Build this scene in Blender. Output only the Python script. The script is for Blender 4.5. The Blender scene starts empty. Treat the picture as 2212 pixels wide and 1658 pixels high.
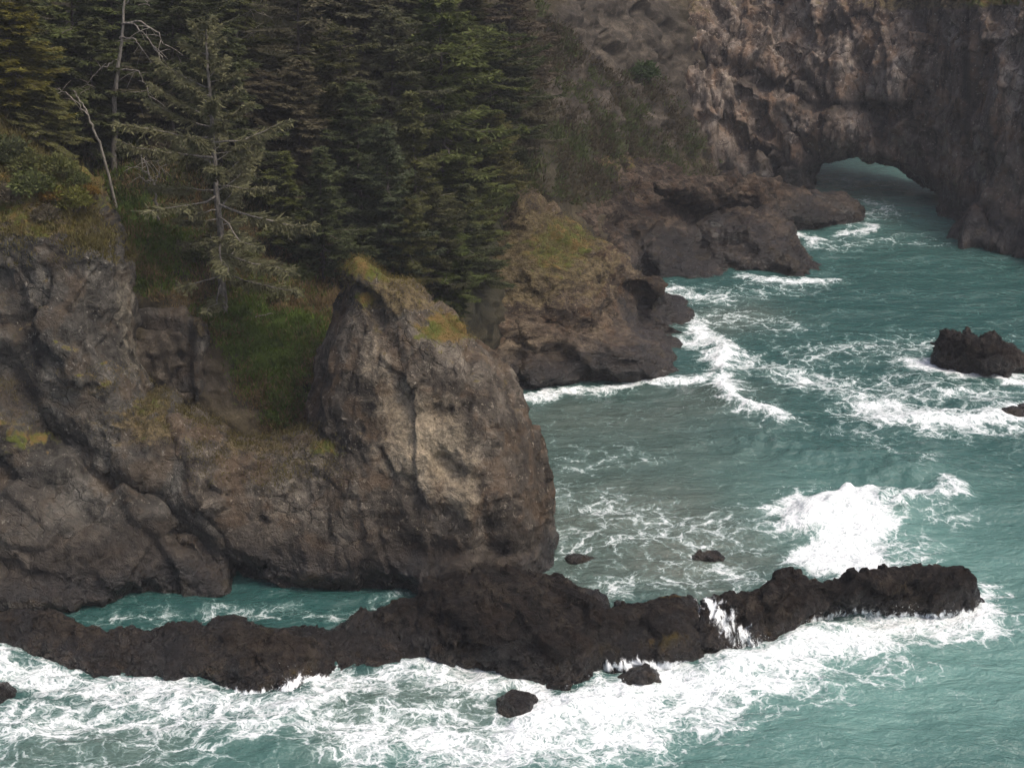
import bpy, math
import numpy as np
from mathutils import Vector
from mathutils.bvhtree import BVHTree

R = math.radians
scene = bpy.context.scene
col = scene.collection

# ------------------------------------------------------------------ camera
CAM_H, PITCH, HFOV = 45.0, 22.0, 40.0
cam_d = bpy.data.cameras.new('camera')
cam_d.sensor_fit = 'HORIZONTAL'
cam_d.angle = R(HFOV)
cam_d.clip_start = 0.5
cam_d.clip_end = 9000
cam = bpy.data.objects.new('camera', cam_d)
cam.location = (0, 0, CAM_H)
cam.rotation_euler = (R(90 - PITCH), 0, 0)
col.objects.link(cam)
scene.camera = cam

# ------------------------------------------------------------------ light
SUN_EL, SUN_AZ = 60.0, 118.0            # azimuth clockwise from +Y (view direction) towards +X
world = bpy.data.worlds.new('World')
scene.world = world
world.use_nodes = True
wn = world.node_tree
sky = wn.nodes.new('ShaderNodeTexSky')
sky.sky_type = 'NISHITA'
sky.sun_disc = False
sky.sun_elevation = R(SUN_EL)
sky.sun_rotation = R(SUN_AZ)
sky.air_density = 0.7
sky.dust_density = 6.0
sky.ozone_density = 1.0
wn.nodes['Background'].inputs['Strength'].default_value = 0.15
wn.links.new(sky.outputs[0], wn.nodes['Background'].inputs[0])
sun_d = bpy.data.lights.new('sun', 'SUN')
sun_d.energy = 1.3
sun_d.angle = R(14.0)
sun_d.color = (1.0, 0.94, 0.86)
sun = bpy.data.objects.new('sun', sun_d)
sdir = Vector((math.sin(R(SUN_AZ)) * math.cos(R(SUN_EL)), math.cos(R(SUN_AZ)) * math.cos(R(SUN_EL)), math.sin(R(SUN_EL))))
sun.rotation_euler = sdir.to_track_quat('Z', 'Y').to_euler()
sun.location = (60, 40, 90)
col.objects.link(sun)

vs = scene.view_settings
vs.view_transform = 'Standard'
vs.look = 'None'
vs.gamma = 1
vs.use_curve_mapping = False
vs.exposure = 0.56
scene.cycles.use_denoising = True
scene.cycles.use_adaptive_sampling = True
scene.cycles.adaptive_threshold = 0.03
scene.cycles.max_bounces = 5
scene.cycles.volume_bounces = 0
scene.cycles.transparent_max_bounces = 6

# ------------------------------------------------------------------ survey helpers
# Positions were measured on the photograph (2211 x 1658 view) and turned into
# metres: a sight line plus a height above the sea or a distance gives a point.
FD = 1105.5 / math.tan(R(HFOV / 2))
cp, sp = math.cos(R(PITCH)), math.sin(R(PITCH))

def ray(u, v):
    u = np.asarray(u, float); v = np.asarray(v, float)
    a = (u - 1105.5) / FD; b = -(v - 829.0) / FD
    return np.stack([a, cp + b * sp, -sp + b * cp], -1)

def at_y(u, v, y):
    r = ray(u, v)
    t = np.asarray(y, float) / r[..., 1]
    return r * t[..., None] + np.array([0, 0, CAM_H])

def at_z(u, v, z=0.0):
    r = ray(u, v)
    t = (np.asarray(z, float) - CAM_H) / r[..., 2]
    return r * t[..., None] + np.array([0, 0, CAM_H])

def Z(u, v, z):
    return (u, v, float(at_z(u, v, z)[1]))

def to_px(P):
    q = P - np.array([0, 0, CAM_H])
    d = q[:, 1] * cp - q[:, 2] * sp
    b = q[:, 1] * sp + q[:, 2] * cp
    return 1105.5 + q[:, 0] / d * FD, 829.0 - b / d * FD

# ------------------------------------------------------------------ noise
U32 = np.uint32

def _hash(i, j, k, seed):
    h = i * U32(374761393) + j * U32(668265263) + k * U32(2246822519) + U32((seed * 144665 + 97) & 0xFFFFFFFF)
    h = (h ^ (h >> U32(13))) * U32(1274126177)
    return h ^ (h >> U32(16))

_g = np.random.RandomState(5).normal(size=(256, 3))
_g = (_g / np.linalg.norm(_g, axis=1)[:, None]).astype(np.float32)

def perlin(p, seed=0):
    p = np.asarray(p, np.float32)
    fl = np.floor(p)
    i0 = fl.astype(np.int32).astype(U32)
    f = p - fl
    w = f * f * f * (f * (f * 6 - 15) + 10)
    out = np.zeros(len(p), np.float32)
    for dx in (0, 1):
        wx = w[:, 0] if dx else 1 - w[:, 0]
        for dy in (0, 1):
            wy = w[:, 1] if dy else 1 - w[:, 1]
            for dz in (0, 1):
                wz = w[:, 2] if dz else 1 - w[:, 2]
                g = _g[_hash(i0[:, 0] + U32(dx), i0[:, 1] + U32(dy), i0[:, 2] + U32(dz), seed) & U32(255)]
                d = g[:, 0] * (f[:, 0] - dx) + g[:, 1] * (f[:, 1] - dy) + g[:, 2] * (f[:, 2] - dz)
                out += wx * wy * wz * d
    return out * 1.6

def fbm(p, octv=4, gain=0.5, seed=0):
    s = 0; a = 1.0
    for o in range(octv):
        s = s + a * perlin(p * (2.03 ** o), seed + o * 17)
        a *= gain
    return s

def ridged(p, octv=4, gain=0.55, seed=0):
    s = 0; a = 1.0; w = 1.0
    for o in range(octv):
        n = 1 - np.abs(perlin(p * (2.07 ** o), seed + o * 31)) * 1.6
        n = np.clip(n, -0.2, 1) ** 2
        s = s + a * (n - 0.5) * w
        w = np.clip(n * 1.4, 0.25, 1)
        a *= gain
    return s

def facets(p, seed=0, tilt=0.5):
    """broken-block relief: every cell of a jittered lattice is a flat chip with its own level and tilt"""
    p = np.asarray(p, np.float32)
    fl = np.floor(p); i0 = fl.astype(np.int32).astype(U32); f = p - fl
    best = np.full(len(p), 9e9, np.float32); out = np.zeros(len(p), np.float32)
    for dx in (-1, 0, 1):
        for dy in (-1, 0, 1):
            for dz in (-1, 0, 1):
                h = _hash(i0[:, 0] + U32(dx & 0xFFFFFFFF), i0[:, 1] + U32(dy & 0xFFFFFFFF), i0[:, 2] + U32(dz & 0xFFFFFFFF), seed)
                r = np.stack([(h & U32(1023)), ((h >> U32(10)) & U32(1023)), ((h >> U32(20)) & U32(1023))], 1).astype(np.float32) / 1023.0
                v = f - r - np.array([dx, dy, dz], np.float32)
                d = (v * v).sum(1)
                m = d < best
                g = _g[(h >> U32(5)) & U32(255)]
                val = (h >> U32(16) & U32(255)).astype(np.float32) / 255.0 - 0.5 + tilt * (v * g).sum(1)
                best = np.where(m, d, best); out = np.where(m, val, out)
    return out

def sstep(e0, e1, x):
    t = np.clip((x - e0) / (e1 - e0), 0, 1)
    return t * t * (3 - 2 * t)

# ------------------------------------------------------------------ surfaces through measured points
def tps(P, V, lam=1e-3):
    P = np.asarray(P, float); V = np.asarray(V, float)
    c = P.mean(0); s = P.std() + 1e-9
    Q = (P - c) / s
    n = len(Q)
    def U(a, b):
        r2 = ((a[:, None, :] - b[None]) ** 2).sum(-1)
        return 0.5 * r2 * np.log(r2 + 1e-12)
    A = np.zeros((n + 3, n + 3))
    A[:n, :n] = U(Q, Q) + lam * np.eye(n)
    A[:n, n] = 1; A[:n, n + 1:] = Q; A[n, :n] = 1; A[n + 1:, :n] = Q.T
    x = np.linalg.solve(A, np.concatenate([V, np.zeros(3)]))
    def f(X):
        X = (np.asarray(X, float) - c) / s
        out = np.empty(len(X))
        for i in range(0, len(X), 40000):
            Y = X[i:i + 40000]
            out[i:i + 40000] = U(Y, Q) @ x[:n] + x[n] + Y @ x[n + 1:]
        return out
    return f

def seg_dist(X, poly, closed=True):
    poly = np.asarray(poly, float)
    A = poly if closed else poly[:-1]
    B = np.roll(poly, -1, 0) if closed else poly[1:]
    d = np.full(len(X), 1e18)
    for a, b in zip(A, B):
        ab = b - a
        t = np.clip(((X - a) @ ab) / (ab @ ab + 1e-12), 0, 1)
        d = np.minimum(d, ((X - a - t[:, None] * ab) ** 2).sum(1))
    return np.sqrt(d)

def inside(X, poly):
    poly = np.asarray(poly, float)
    r = np.zeros(len(X), bool)
    for a, b in zip(poly, np.roll(poly, -1, 0)):
        c = (a[1] > X[:, 1]) != (b[1] > X[:, 1])
        xi = (b[0] - a[0]) * (X[:, 1] - a[1]) / (b[1] - a[1] + 1e-12) + a[0]
        r ^= c & (X[:, 0] < xi)
    return r

def rough_line(poly, rng, amp=0.12, maxlen=14, closed=True):
    pts = [np.array(p, float) for p in poly]
    for _ in range(7):
        new = []; grew = False
        n = len(pts)
        for i in range(n if closed else n - 1):
            a, b = pts[i], pts[(i + 1) % n]
            new.append(a)
            L = np.linalg.norm(b - a)
            if L > maxlen:
                grew = True
                nrm = np.array([-(b - a)[1], (b - a)[0]]) / L
                new.append((a + b) / 2 + nrm * rng.normal() * amp * L)
        if not closed: new.append(pts[-1])
        pts = new
        if not grew: break
    return np.array(pts)

def surface_nets(f):
    nx, ny, nz = f.shape
    neg = f < 0
    c = np.zeros((nx - 1, ny - 1, nz - 1), np.int8)
    sl = lambda d, n: slice(d, n - 1 + d)
    for dx in (0, 1):
        for dy in (0, 1):
            for dz in (0, 1):
                c += neg[sl(dx, nx), sl(dy, ny), sl(dz, nz)]
    act = (c > 0) & (c < 8)
    idx = np.argwhere(act)
    num = -np.ones(act.shape, np.int64)
    num[act] = np.arange(len(idx))
    pos = np.zeros((len(idx), 3)); cnt = np.zeros(len(idx))
    i, j, k = idx.T
    for ax in range(3):
        o = [a for a in range(3) if a != ax]
        for p in (0, 1):
            for q in (0, 1):
                s = [0, 0, 0]; s[o[0]] = p; s[o[1]] = q
                e = list(s); e[ax] = 1
                f0 = f[i + s[0], j + s[1], k + s[2]]; f1 = f[i + e[0], j + e[1], k + e[2]]
                m = (f0 < 0) != (f1 < 0)
                t = np.where(m, f0 / np.where(m, f0 - f1, 1), 0)
                v = np.zeros((len(idx), 3)); v[:] = s; v[:, ax] += t
                pos[m] += v[m]; cnt[m] += 1
    V = idx + pos / cnt[:, None]
    F = []
    for ax in range(3):
        o = [(ax + 1) % 3, (ax + 2) % 3]
        lo = [slice(None)] * 3; hi = [slice(None)] * 3
        lo[ax] = slice(0, -1); hi[ax] = slice(1, None)
        a = neg[tuple(lo)]; b = neg[tuple(hi)]
        e = np.argwhere(a != b)
        e = e[(e[:, o[0]] > 0) & (e[:, o[1]] > 0) & (e[:, o[0]] < f.shape[o[0]] - 1) & (e[:, o[1]] < f.shape[o[1]] - 1)]
        if not len(e): continue
        q = []
        for p, r in ((0, 0), (1, 0), (1, 1), (0, 1)):
            g = e.copy(); g[:, o[0]] -= p; g[:, o[1]] -= r
            q.append(num[g[:, 0], g[:, 1], g[:, 2]])
        q = np.stack(q, 1)
        flip = ~a[e[:, 0], e[:, 1], e[:, 2]]
        q[flip] = q[flip][:, ::-1]
        F.append(q)
    return V, np.concatenate(F)

# ------------------------------------------------------------------ mesh helpers
def make_mesh(name, V, F, smooth=False):
    me = bpy.data.meshes.new(name)
    V = np.asarray(V, np.float32); F = np.asarray(F, np.int32)
    k = F.shape[1]
    me.vertices.add(len(V)); me.vertices.foreach_set('co', V.ravel())
    me.loops.add(F.size); me.loops.foreach_set('vertex_index', F.ravel())
    me.polygons.add(len(F))
    me.polygons.foreach_set('loop_start', np.arange(0, F.size, k, dtype=np.int32))
    me.polygons.foreach_set('loop_total', np.full(len(F), k, np.int32))
    me.polygons.foreach_set('use_smooth', np.full(len(F), smooth, bool))
    me.update(calc_edges=True)
    return me

def add_obj(name, me, mat=None, parent=None):
    o = bpy.data.objects.new(name, me)
    col.objects.link(o)
    if mat is not None: me.materials.append(mat)
    if parent is not None: o.parent = parent
    return o

def tag(o, label=None, cat=None, group=None, kind=None):
    if label: o['label'] = label
    if cat: o['category'] = cat
    if group: o['group'] = group
    if kind: o['kind'] = kind
    return o

def empty(name, loc=(0, 0, 0)):
    o = bpy.data.objects.new(name, None)
    o.empty_display_size = 0.3
    o.location = loc
    col.objects.link(o)
    return o

def coords(me):
    a = np.empty(len(me.vertices) * 3, np.float32)
    me.vertices.foreach_get('co', a)
    return a.reshape(-1, 3).astype(float)

def normals(me):
    a = np.empty(len(me.vertices) * 3, np.float32)
    me.vertex_normals.foreach_get('vector', a)
    return a.reshape(-1, 3).astype(float)

def set_mask(me, M, name='mask'):
    at = me.attributes.new(name, 'FLOAT_COLOR', 'POINT')
    at.data.foreach_set('color', np.asarray(M, np.float32).ravel())

def catmull(V, Q):
    n = len(V); m = len(Q)
    E = np.stack([Q, np.roll(Q, -1, 1)], -1).reshape(-1, 2)
    Es = np.sort(E, 1).astype(np.int64)
    key, inv = np.unique(Es[:, 0] * n + Es[:, 1], return_inverse=True)
    a, b = key // n, key % n
    fc = V[Q].mean(1)
    ef = np.zeros((len(key), 3)); cnt = np.bincount(inv, minlength=len(key)).astype(float)
    fr = np.repeat(fc, 4, 0)
    for k in range(3): ef[:, k] = np.bincount(inv, fr[:, k], len(key))
    ep = np.where(cnt[:, None] > 1.5, (V[a] + V[b] + ef) / (2 + cnt[:, None]), (V[a] + V[b]) / 2)
    val = np.bincount(Q.ravel(), minlength=n).astype(float)
    fs = np.stack([np.bincount(Q.ravel(), fr[:, k], n) for k in range(3)], 1) / np.maximum(val, 1)[:, None]
    em = (V[a] + V[b]) / 2; ne = np.bincount(np.r_[a, b], minlength=n).astype(float)
    es = np.stack([np.bincount(np.r_[a, b], np.r_[em[:, k], em[:, k]], n) for k in range(3)], 1) / np.maximum(ne, 1)[:, None]
    vv = np.maximum(val, 3)[:, None]
    VP = (fs + 2 * es + (vv - 3) * V) / vv
    en = inv.reshape(m, 4) + n
    fi = np.arange(m) + n + len(key)
    R4 = np.stack([np.stack([Q[:, k], en[:, k], fi, en[:, k - 1]], 1) for k in range(4)], 1).reshape(-1, 4)
    return np.concatenate([VP, ep, fc]), R4

def subdivided(V, F, levels):
    for _ in range(levels): V, F = catmull(V, F)
    return make_mesh('tmp', V, F, True)

# ------------------------------------------------------------------ materials
def new_mat(name):
    m = bpy.data.materials.new(name); m.use_nodes = True
    nt = m.node_tree; nt.nodes.clear()
    out = nt.nodes.new('ShaderNodeOutputMaterial')
    return m, nt, out

class NT:
    def __init__(s, nt): s.nt = nt
    def n(s, t, **kw):
        x = s.nt.nodes.new('ShaderNode' + t)
        for k, v in kw.items(): setattr(x, k, v)
        return x
    def put(s, sock, v):
        if hasattr(v, 'is_output'): s.nt.links.new(v, sock)
        else: sock.default_value = v
    def math(s, op, a, b=0.0, c=0.0, clamp=False):
        x = s.n('Math', operation=op, use_clamp=clamp)
        s.put(x.inputs[0], a); s.put(x.inputs[1], b); s.put(x.inputs[2], c)
        return x.outputs[0]
    def noise(s, vec, scale, detail=4, rough=0.55, dist=0.0):
        x = s.n('TexNoise'); s.put(x.inputs['Vector'], vec)
        x.inputs['Scale'].default_value = scale; x.inputs['Detail'].default_value = detail
        x.inputs['Roughness'].default_value = rough; x.inputs['Distortion'].default_value = dist
        return x.outputs[0]
    def mix(s, f, a, b):
        x = s.n('Mix', data_type='RGBA'); s.put(x.inputs[0], f)
        s.put(x.inputs[6], a if not isinstance(a, tuple) else (*a, 1)); s.put(x.inputs[7], b if not isinstance(b, tuple) else (*b, 1))
        return x.outputs[2]
    def smooth(s, x, lo, hi):
        m = s.n('MapRange', interpolation_type='SMOOTHSTEP')
        s.put(m.inputs[0], x); s.put(m.inputs[1], lo); s.put(m.inputs[2], hi)
        return m.outputs[0]
    def scalev(s, vec, v):
        x = s.n('VectorMath', operation='MULTIPLY'); s.put(x.inputs[0], vec); x.inputs[1].default_value = v
        return x.outputs[0]
    def addv(s, a, b):
        x = s.n('VectorMath', operation='ADD'); s.put(x.inputs[0], a); s.put(x.inputs[1], b)
        return x.outputs[0]
    def ramp(s, f, stops):
        x = s.n('ValToRGB'); s.put(x.inputs[0], f)
        cr = x.color_ramp
        while len(cr.elements) < len(stops): cr.elements.new(0.5)
        for e, (p, c) in zip(cr.elements, stops): e.position = p; e.color = (*c, 1)
        return x.outputs[0]

def rock_material(name, dark, mid, light, moss_a=(0.075, 0.085, 0.018), moss_b=(0.13, 0.085, 0.03), tide=2.2, stretch=(1, 1, 1), bump=0.5, streak=0.5, grain=1.0, con=0.14, wetk=1.0):
    m, nt, out = new_mat(name); N = NT(nt)
    geo = N.n('NewGeometry'); P = geo.outputs['Position']
    PS = N.scalev(P, stretch)
    att = N.n('Attribute', attribute_name='mask')
    sep = N.n('SeparateColor'); nt.links.new(att.outputs['Color'], sep.inputs[0])
    moss, pale, brown = sep.outputs[0], sep.outputs[1], sep.outputs[2]
    n1 = N.noise(PS, 0.22 * grain, 3, 0.6, 0.4)
    n2 = N.noise(PS, 1.1 * grain, 5, 0.68, 0.6)
    n3 = N.noise(PS, 5.5 * grain, 4, 0.72)
    v = N.math('ADD', N.math('MULTIPLY', n1, 0.42), N.math('ADD', N.math('MULTIPLY', n2, 0.43), N.math('MULTIPLY', n3, 0.15)))
    c = N.ramp(v, [(0.5 - con, dark), (0.50, mid), (0.5 + con, light)])
    # joints and cracks filled with dirt
    wq = N.n('VectorMath', operation='SCALE'); wn_ = N.n('TexNoise'); N.put(wn_.inputs['Vector'], PS); wn_.inputs['Scale'].default_value = 0.9 * grain; wn_.inputs['Detail'].default_value = 3
    nt.links.new(wn_.outputs['Color'], wq.inputs[0]); wq.inputs['Scale'].default_value = 1.3 / grain
    vo = N.n('TexVoronoi', feature='DISTANCE_TO_EDGE'); N.put(vo.inputs['Vector'], N.addv(PS, wq.outputs[0])); vo.inputs['Scale'].default_value = 0.75 * grain
    crk = N.math('SUBTRACT', 1.0, N.smooth(vo.outputs['Distance'], 0.0, 0.05))
    crk = N.math('MULTIPLY', crk, N.smooth(n1, 0.46, 0.60))
    c = N.mix(N.math('MULTIPLY', crk, 0.6), c, dark)
    # rusty and grey mottling
    hue = N.noise(P, 0.5 * grain, 3, 0.6)
    c = N.mix(N.math('MULTIPLY', N.smooth(hue, 0.48, 0.62), 0.38), c, tuple(a * b for a, b in zip(mid, (1.55, 1.15, 0.80))))
    # water stains running down
    st = N.noise(N.scalev(P, (0.9, 0.9, 0.07)), 1.0, 5, 0.65)
    c = N.mix(N.math('MULTIPLY', N.smooth(st, 0.5, 0.64), streak), c, dark)
    # pale lichen flecks
    li = N.smooth(N.noise(P, 3.2 * grain, 3, 0.72), 0.60, 0.68)
    c = N.mix(N.math('MULTIPLY', li, 0.5), c, tuple(min(0.6, x * 1.7) for x in light))
    # bare pale rock, and the bluff's sunlit right rim painted pale
    pn = N.math('ADD', pale, N.math('MULTIPLY', N.math('SUBTRACT', n2, 0.5), 1.3))
    c = N.mix(N.math('MULTIPLY', N.smooth(pn, 0.28, 1.25), 0.9), c, N.ramp(n3, [(0.35, tuple(x * k for x, k in zip(light, (1.15, 1.1, 0.98)))), (0.65, tuple(min(0.7, x * k) for x, k in zip(light, (2.45, 2.3, 2.0))))]))
    # dry turf and moss
    bn = N.math('ADD', brown, N.math('MULTIPLY', N.math('SUBTRACT', n2, 0.5), 1.6))
    turf = N.mix(N.smooth(N.noise(P, 2.3, 5, 0.7), 0.4, 0.62), (0.050, 0.038, 0.022), (0.135, 0.105, 0.056))
    c = N.mix(N.smooth(bn, 0.35, 0.6), c, turf)
    mn = N.math('ADD', moss, N.math('MULTIPLY', N.math('SUBTRACT', n2, 0.5), 1.8))
    mc = N.mix(N.smooth(N.noise(P, 0.9, 5, 0.7), 0.42, 0.6), moss_a, moss_b)
    c = N.mix(N.smooth(mn, 0.35, 0.6), c, mc)
    # blackish patches set through mask alpha: low rock, crevices, ledge lines, gully wall
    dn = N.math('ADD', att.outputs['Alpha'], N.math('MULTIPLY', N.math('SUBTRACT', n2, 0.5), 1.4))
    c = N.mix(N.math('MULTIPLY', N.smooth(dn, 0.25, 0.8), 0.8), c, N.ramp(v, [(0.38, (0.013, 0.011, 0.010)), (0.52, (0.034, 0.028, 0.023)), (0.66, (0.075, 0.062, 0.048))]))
    # tidal zone, dark with weed and wet
    sx = N.n('SeparateXYZ'); nt.links.new(P, sx.inputs[0])
    zz = N.math('ADD', sx.outputs[2], N.math('MULTIPLY', N.math('SUBTRACT', n1, 0.5), 4.0))
    wet = N.math('SUBTRACT', 1.0, N.smooth(zz, tide * 0.55, tide * 1.25))
    wc = N.ramp(v, [(0.5 - con, tuple(wetk * x for x in (0.006, 0.0053, 0.0047))), (0.52, tuple(wetk * x for x in (0.018, 0.0142, 0.0115))), (0.5 + con, tuple(wetk * x for x in (0.050, 0.038, 0.027)))])
    weed = N.smooth(N.noise(P, 0.55, 4, 0.6), 0.56, 0.66)
    wc = N.mix(N.math('MULTIPLY', weed, 0.4), wc, (0.040, 0.028, 0.009))
    c = N.mix(N.math('MULTIPLY', wet, 0.92), c, wc)
    b = N.n('BsdfPrincipled')
    nt.links.new(c, b.inputs['Base Color'])
    nt.links.new(N.math('SUBTRACT', 0.92, N.math('MULTIPLY', wet, N.math('ADD', 0.42, N.math('MULTIPLY', n2, 0.5)))), b.inputs['Roughness'])
    nt.links.new(N.math('ADD', 0.14, N.math('MULTIPLY', wet, 0.28)), b.inputs['Specular IOR Level'])
    b.inputs['Specular IOR Level'].default_value = 0.16
    h = N.math('ADD', N.math('MULTIPLY', n2, 0.7), N.math('SUBTRACT', N.math('MULTIPLY', n3, 0.22), N.math('MULTIPLY', crk, 0.12)))
    bp = N.n('Bump'); bp.inputs['Strength'].default_value = bump; bp.inputs['Distance'].default_value = 1.0
    nt.links.new(h, bp.inputs['Height']); nt.links.new(bp.outputs[0], b.inputs['Normal'])
    nt.links.new(b.outputs[0], out.inputs[0])
    return m

def leaf_material(name, trans=0.25):
    m, nt, out = new_mat(name); N = NT(nt)
    oi = N.n('ObjectInfo'); geo = N.n('NewGeometry')
    n = N.noise(geo.outputs['Position'], 0.8, 4, 0.65)
    n2 = N.noise(geo.outputs['Position'], 4.5, 3, 0.7)
    f = N.math('ADD', N.math('MULTIPLY', n, 1.5), N.math('MULTIPLY', n2, 1.0))
    hv = N.n('HueSaturation'); nt.links.new(oi.outputs['Color'], hv.inputs['Color'])
    N.put(hv.inputs['Value'], N.math('MULTIPLY', N.math('SUBTRACT', f, 0.45), 1.25))
    N.put(hv.inputs['Hue'], N.math('ADD', 0.47, N.math('MULTIPLY', n2, 0.06)))
    d = N.n('BsdfDiffuse'); nt.links.new(hv.outputs[0], d.inputs[0])
    t = N.n('BsdfTranslucent'); nt.links.new(hv.outputs[0], t.inputs[0])
    mx = N.n('MixShader'); mx.inputs[0].default_value = trans
    nt.links.new(d.outputs[0], mx.inputs[1]); nt.links.new(t.outputs[0], mx.inputs[2])
    nt.links.new(mx.outputs[0], out.inputs[0])
    return m

def bark_material(name, a, b_):
    m, nt, out = new_mat(name); N = NT(nt)
    geo = N.n('NewGeometry')
    n = N.noise(N.scalev(geo.outputs['Position'], (1, 1, 0.35)), 6, 5, 0.7)
    c = N.ramp(n, [(0.35, a), (0.65, b_)])
    b = N.n('BsdfPrincipled'); nt.links.new(c, b.inputs['Base Color']); b.inputs['Roughness'].default_value = 0.95
    b.inputs['Specular IOR Level'].default_value = 0.2
    bp = N.n('Bump'); bp.inputs['Strength'].default_value = 0.6; bp.inputs['Distance'].default_value = 0.05
    nt.links.new(n, bp.inputs['Height']); nt.links.new(bp.outputs[0], b.inputs['Normal'])
    nt.links.new(b.outputs[0], out.inputs[0])
    return m

def ground_material(name):
    m, nt, out = new_mat(name); N = NT(nt)
    geo = N.n('NewGeometry'); P = geo.outputs['Position']
    att = N.n('Attribute', attribute_name='mask')
    sep = N.n('SeparateColor'); nt.links.new(att.outputs['Color'], sep.inputs[0])
    n1 = N.noise(P, 0.3, 6, 0.62, 0.4); n2 = N.noise(P, 1.6, 6, 0.7); n3 = N.noise(P, 7, 4, 0.7)
    v = N.math('ADD', N.math('MULTIPLY', n1, 0.4), N.math('ADD', N.math('MULTIPLY', n2, 0.4), N.math('MULTIPLY', n3, 0.2)))
    soil = N.ramp(v, [(0.36, (0.014, 0.012, 0.007)), (0.5, (0.040, 0.032, 0.019)), (0.64, (0.086, 0.070, 0.042))])
    grass = N.ramp(v, [(0.36, (0.018, 0.030, 0.006)), (0.5, (0.045, 0.072, 0.015)), (0.64, (0.095, 0.105, 0.034))])
    rock = N.ramp(v, [(0.36, (0.009, 0.008, 0.006)), (0.5, (0.040, 0.033, 0.025)), (0.64, (0.120, 0.099, 0.074))])
    g = N.smooth(N.math('ADD', sep.outputs[0], N.math('MULTIPLY', N.math('SUBTRACT', n2, 0.5), 1.6)), 0.3, 0.65)
    r = N.smooth(N.math('ADD', sep.outputs[1], N.math('MULTIPLY', N.math('SUBTRACT', n2, 0.5), 1.4)), 0.35, 0.65)
    duff = N.ramp(v, [(0.36, (0.008, 0.009, 0.005)), (0.5, (0.022, 0.022, 0.012)), (0.64, (0.050, 0.044, 0.026))])
    c = N.mix(sep.outputs[2], soil, duff); c = N.mix(g, c, grass); c = N.mix(r, c, rock)
    b = N.n('BsdfPrincipled'); nt.links.new(c, b.inputs['Base Color']); b.inputs['Roughness'].default_value = 0.95
    b.inputs['Specular IOR Level'].default_value = 0.2
    bp = N.n('Bump'); bp.inputs['Strength'].default_value = 0.5; bp.inputs['Distance'].default_value = 1.0
    nt.links.new(N.math('ADD', N.math('MULTIPLY', n2, 0.6), N.math('MULTIPLY', n3, 0.25)), bp.inputs['Height'])
    nt.links.new(bp.outputs[0], b.inputs['Normal']); nt.links.new(b.outputs[0], out.inputs[0])
    return m

def sea_material():
    m, nt, out = new_mat('sea_water'); N = NT(nt)
    geo = N.n('NewGeometry'); P = geo.outputs['Position']
    att = N.n('Attribute', attribute_name='mask')
    sep = N.n('SeparateColor'); nt.links.new(att.outputs['Color'], sep.inputs[0])
    foam, milk, silt = sep.outputs[0], sep.outputs[1], sep.outputs[2]
    wv = N.n('TexNoise'); N.put(wv.inputs['Vector'], P); wv.inputs['Scale'].default_value = 0.35; wv.inputs['Detail'].default_value = 5
    wv.inputs['Roughness'].default_value = 0.6
    off = N.n('VectorMath', operation='SCALE'); nt.links.new(wv.outputs['Color'], off.inputs[0]); off.inputs['Scale'].default_value = 3.2
    PW = N.addv(P, off.outputs[0])
    FL = N.scalev(PW, (0.75, 1.0, 0.0))
    def lace(scale, width):
        x = N.n('TexVoronoi', feature='DISTANCE_TO_EDGE'); N.put(x.inputs['Vector'], FL); x.inputs['Scale'].default_value = scale
        return N.math('SUBTRACT', 1.0, N.smooth(x.outputs['Distance'], 0.0, width))
    l1 = lace(0.62, 0.15); l2 = lace(1.7, 0.17); l3 = lace(4.6, 0.26)
    big = N.noise(FL, 0.5, 5, 0.68)
    fine = N.noise(N.scalev(PW, (0.5, 1.0, 0.0)), 4.5, 4, 0.72)
    pat = N.math('ADD', N.math('ADD', N.math('MULTIPLY', l1, 0.20), N.math('MULTIPLY', l2, 0.16)),
                 N.math('ADD', N.math('MULTIPLY', l3, 0.12), N.math('ADD', N.math('MULTIPLY', big, 0.52), N.math('MULTIPLY', fine, 0.32))))
    thr = N.math('SUBTRACT', 1.02, N.math('MULTIPLY', foam, 0.66))
    mask = N.smooth(N.math('SUBTRACT', pat, thr), -0.13, 0.36)
    thin = N.smooth(N.math('SUBTRACT', pat, thr), -0.30, 0.10)
    # water colour
    n1 = N.noise(N.scalev(P, (0.4, 1, 1)), 0.25, 5, 0.6)
    deep = N.mix(n1, (0.011, 0.044, 0.040), (0.024, 0.075, 0.067))
    c = N.mix(milk, deep, (0.100, 0.200, 0.176))
    c = N.mix(silt, c, (0.085, 0.098, 0.080))
    c = N.mix(N.math('MULTIPLY', thin, 0.45), c, (0.20, 0.31, 0.28))
    fc = N.ramp(N.math('ADD', N.math('MULTIPLY', fine, 0.6), N.math('MULTIPLY', l3, 0.25)), [(0.22, (0.36, 0.42, 0.42)), (0.50, (0.76, 0.78, 0.78))])
    c = N.mix(mask, c, fc)
    b = N.n('BsdfPrincipled'); nt.links.new(c, b.inputs['Base Color'])
    nt.links.new(N.math('ADD', 0.10, N.math('MULTIPLY', mask, 0.8)), b.inputs['Roughness'])
    b.inputs['IOR'].default_value = 1.33
    w1 = N.noise(N.scalev(P, (0.45, 1.0, 1.0)), 1.1, 5, 0.62, 0.3)
    w2 = N.noise(N.scalev(P, (0.6, 1.0, 1.0)), 4.0, 4, 0.6)
    h = N.math('ADD', N.math('MULTIPLY', w1, 0.55), N.math('MULTIPLY', w2, 0.14))
    bp = N.n('Bump'); bp.inputs['Strength'].default_value = 0.85; bp.inputs['Distance'].default_value = 1.0
    nt.links.new(h, bp.inputs['Height']); nt.links.new(bp.outputs[0], b.inputs['Normal'])
    nt.links.new(b.outputs[0], out.inputs[0])
    return m

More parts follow.
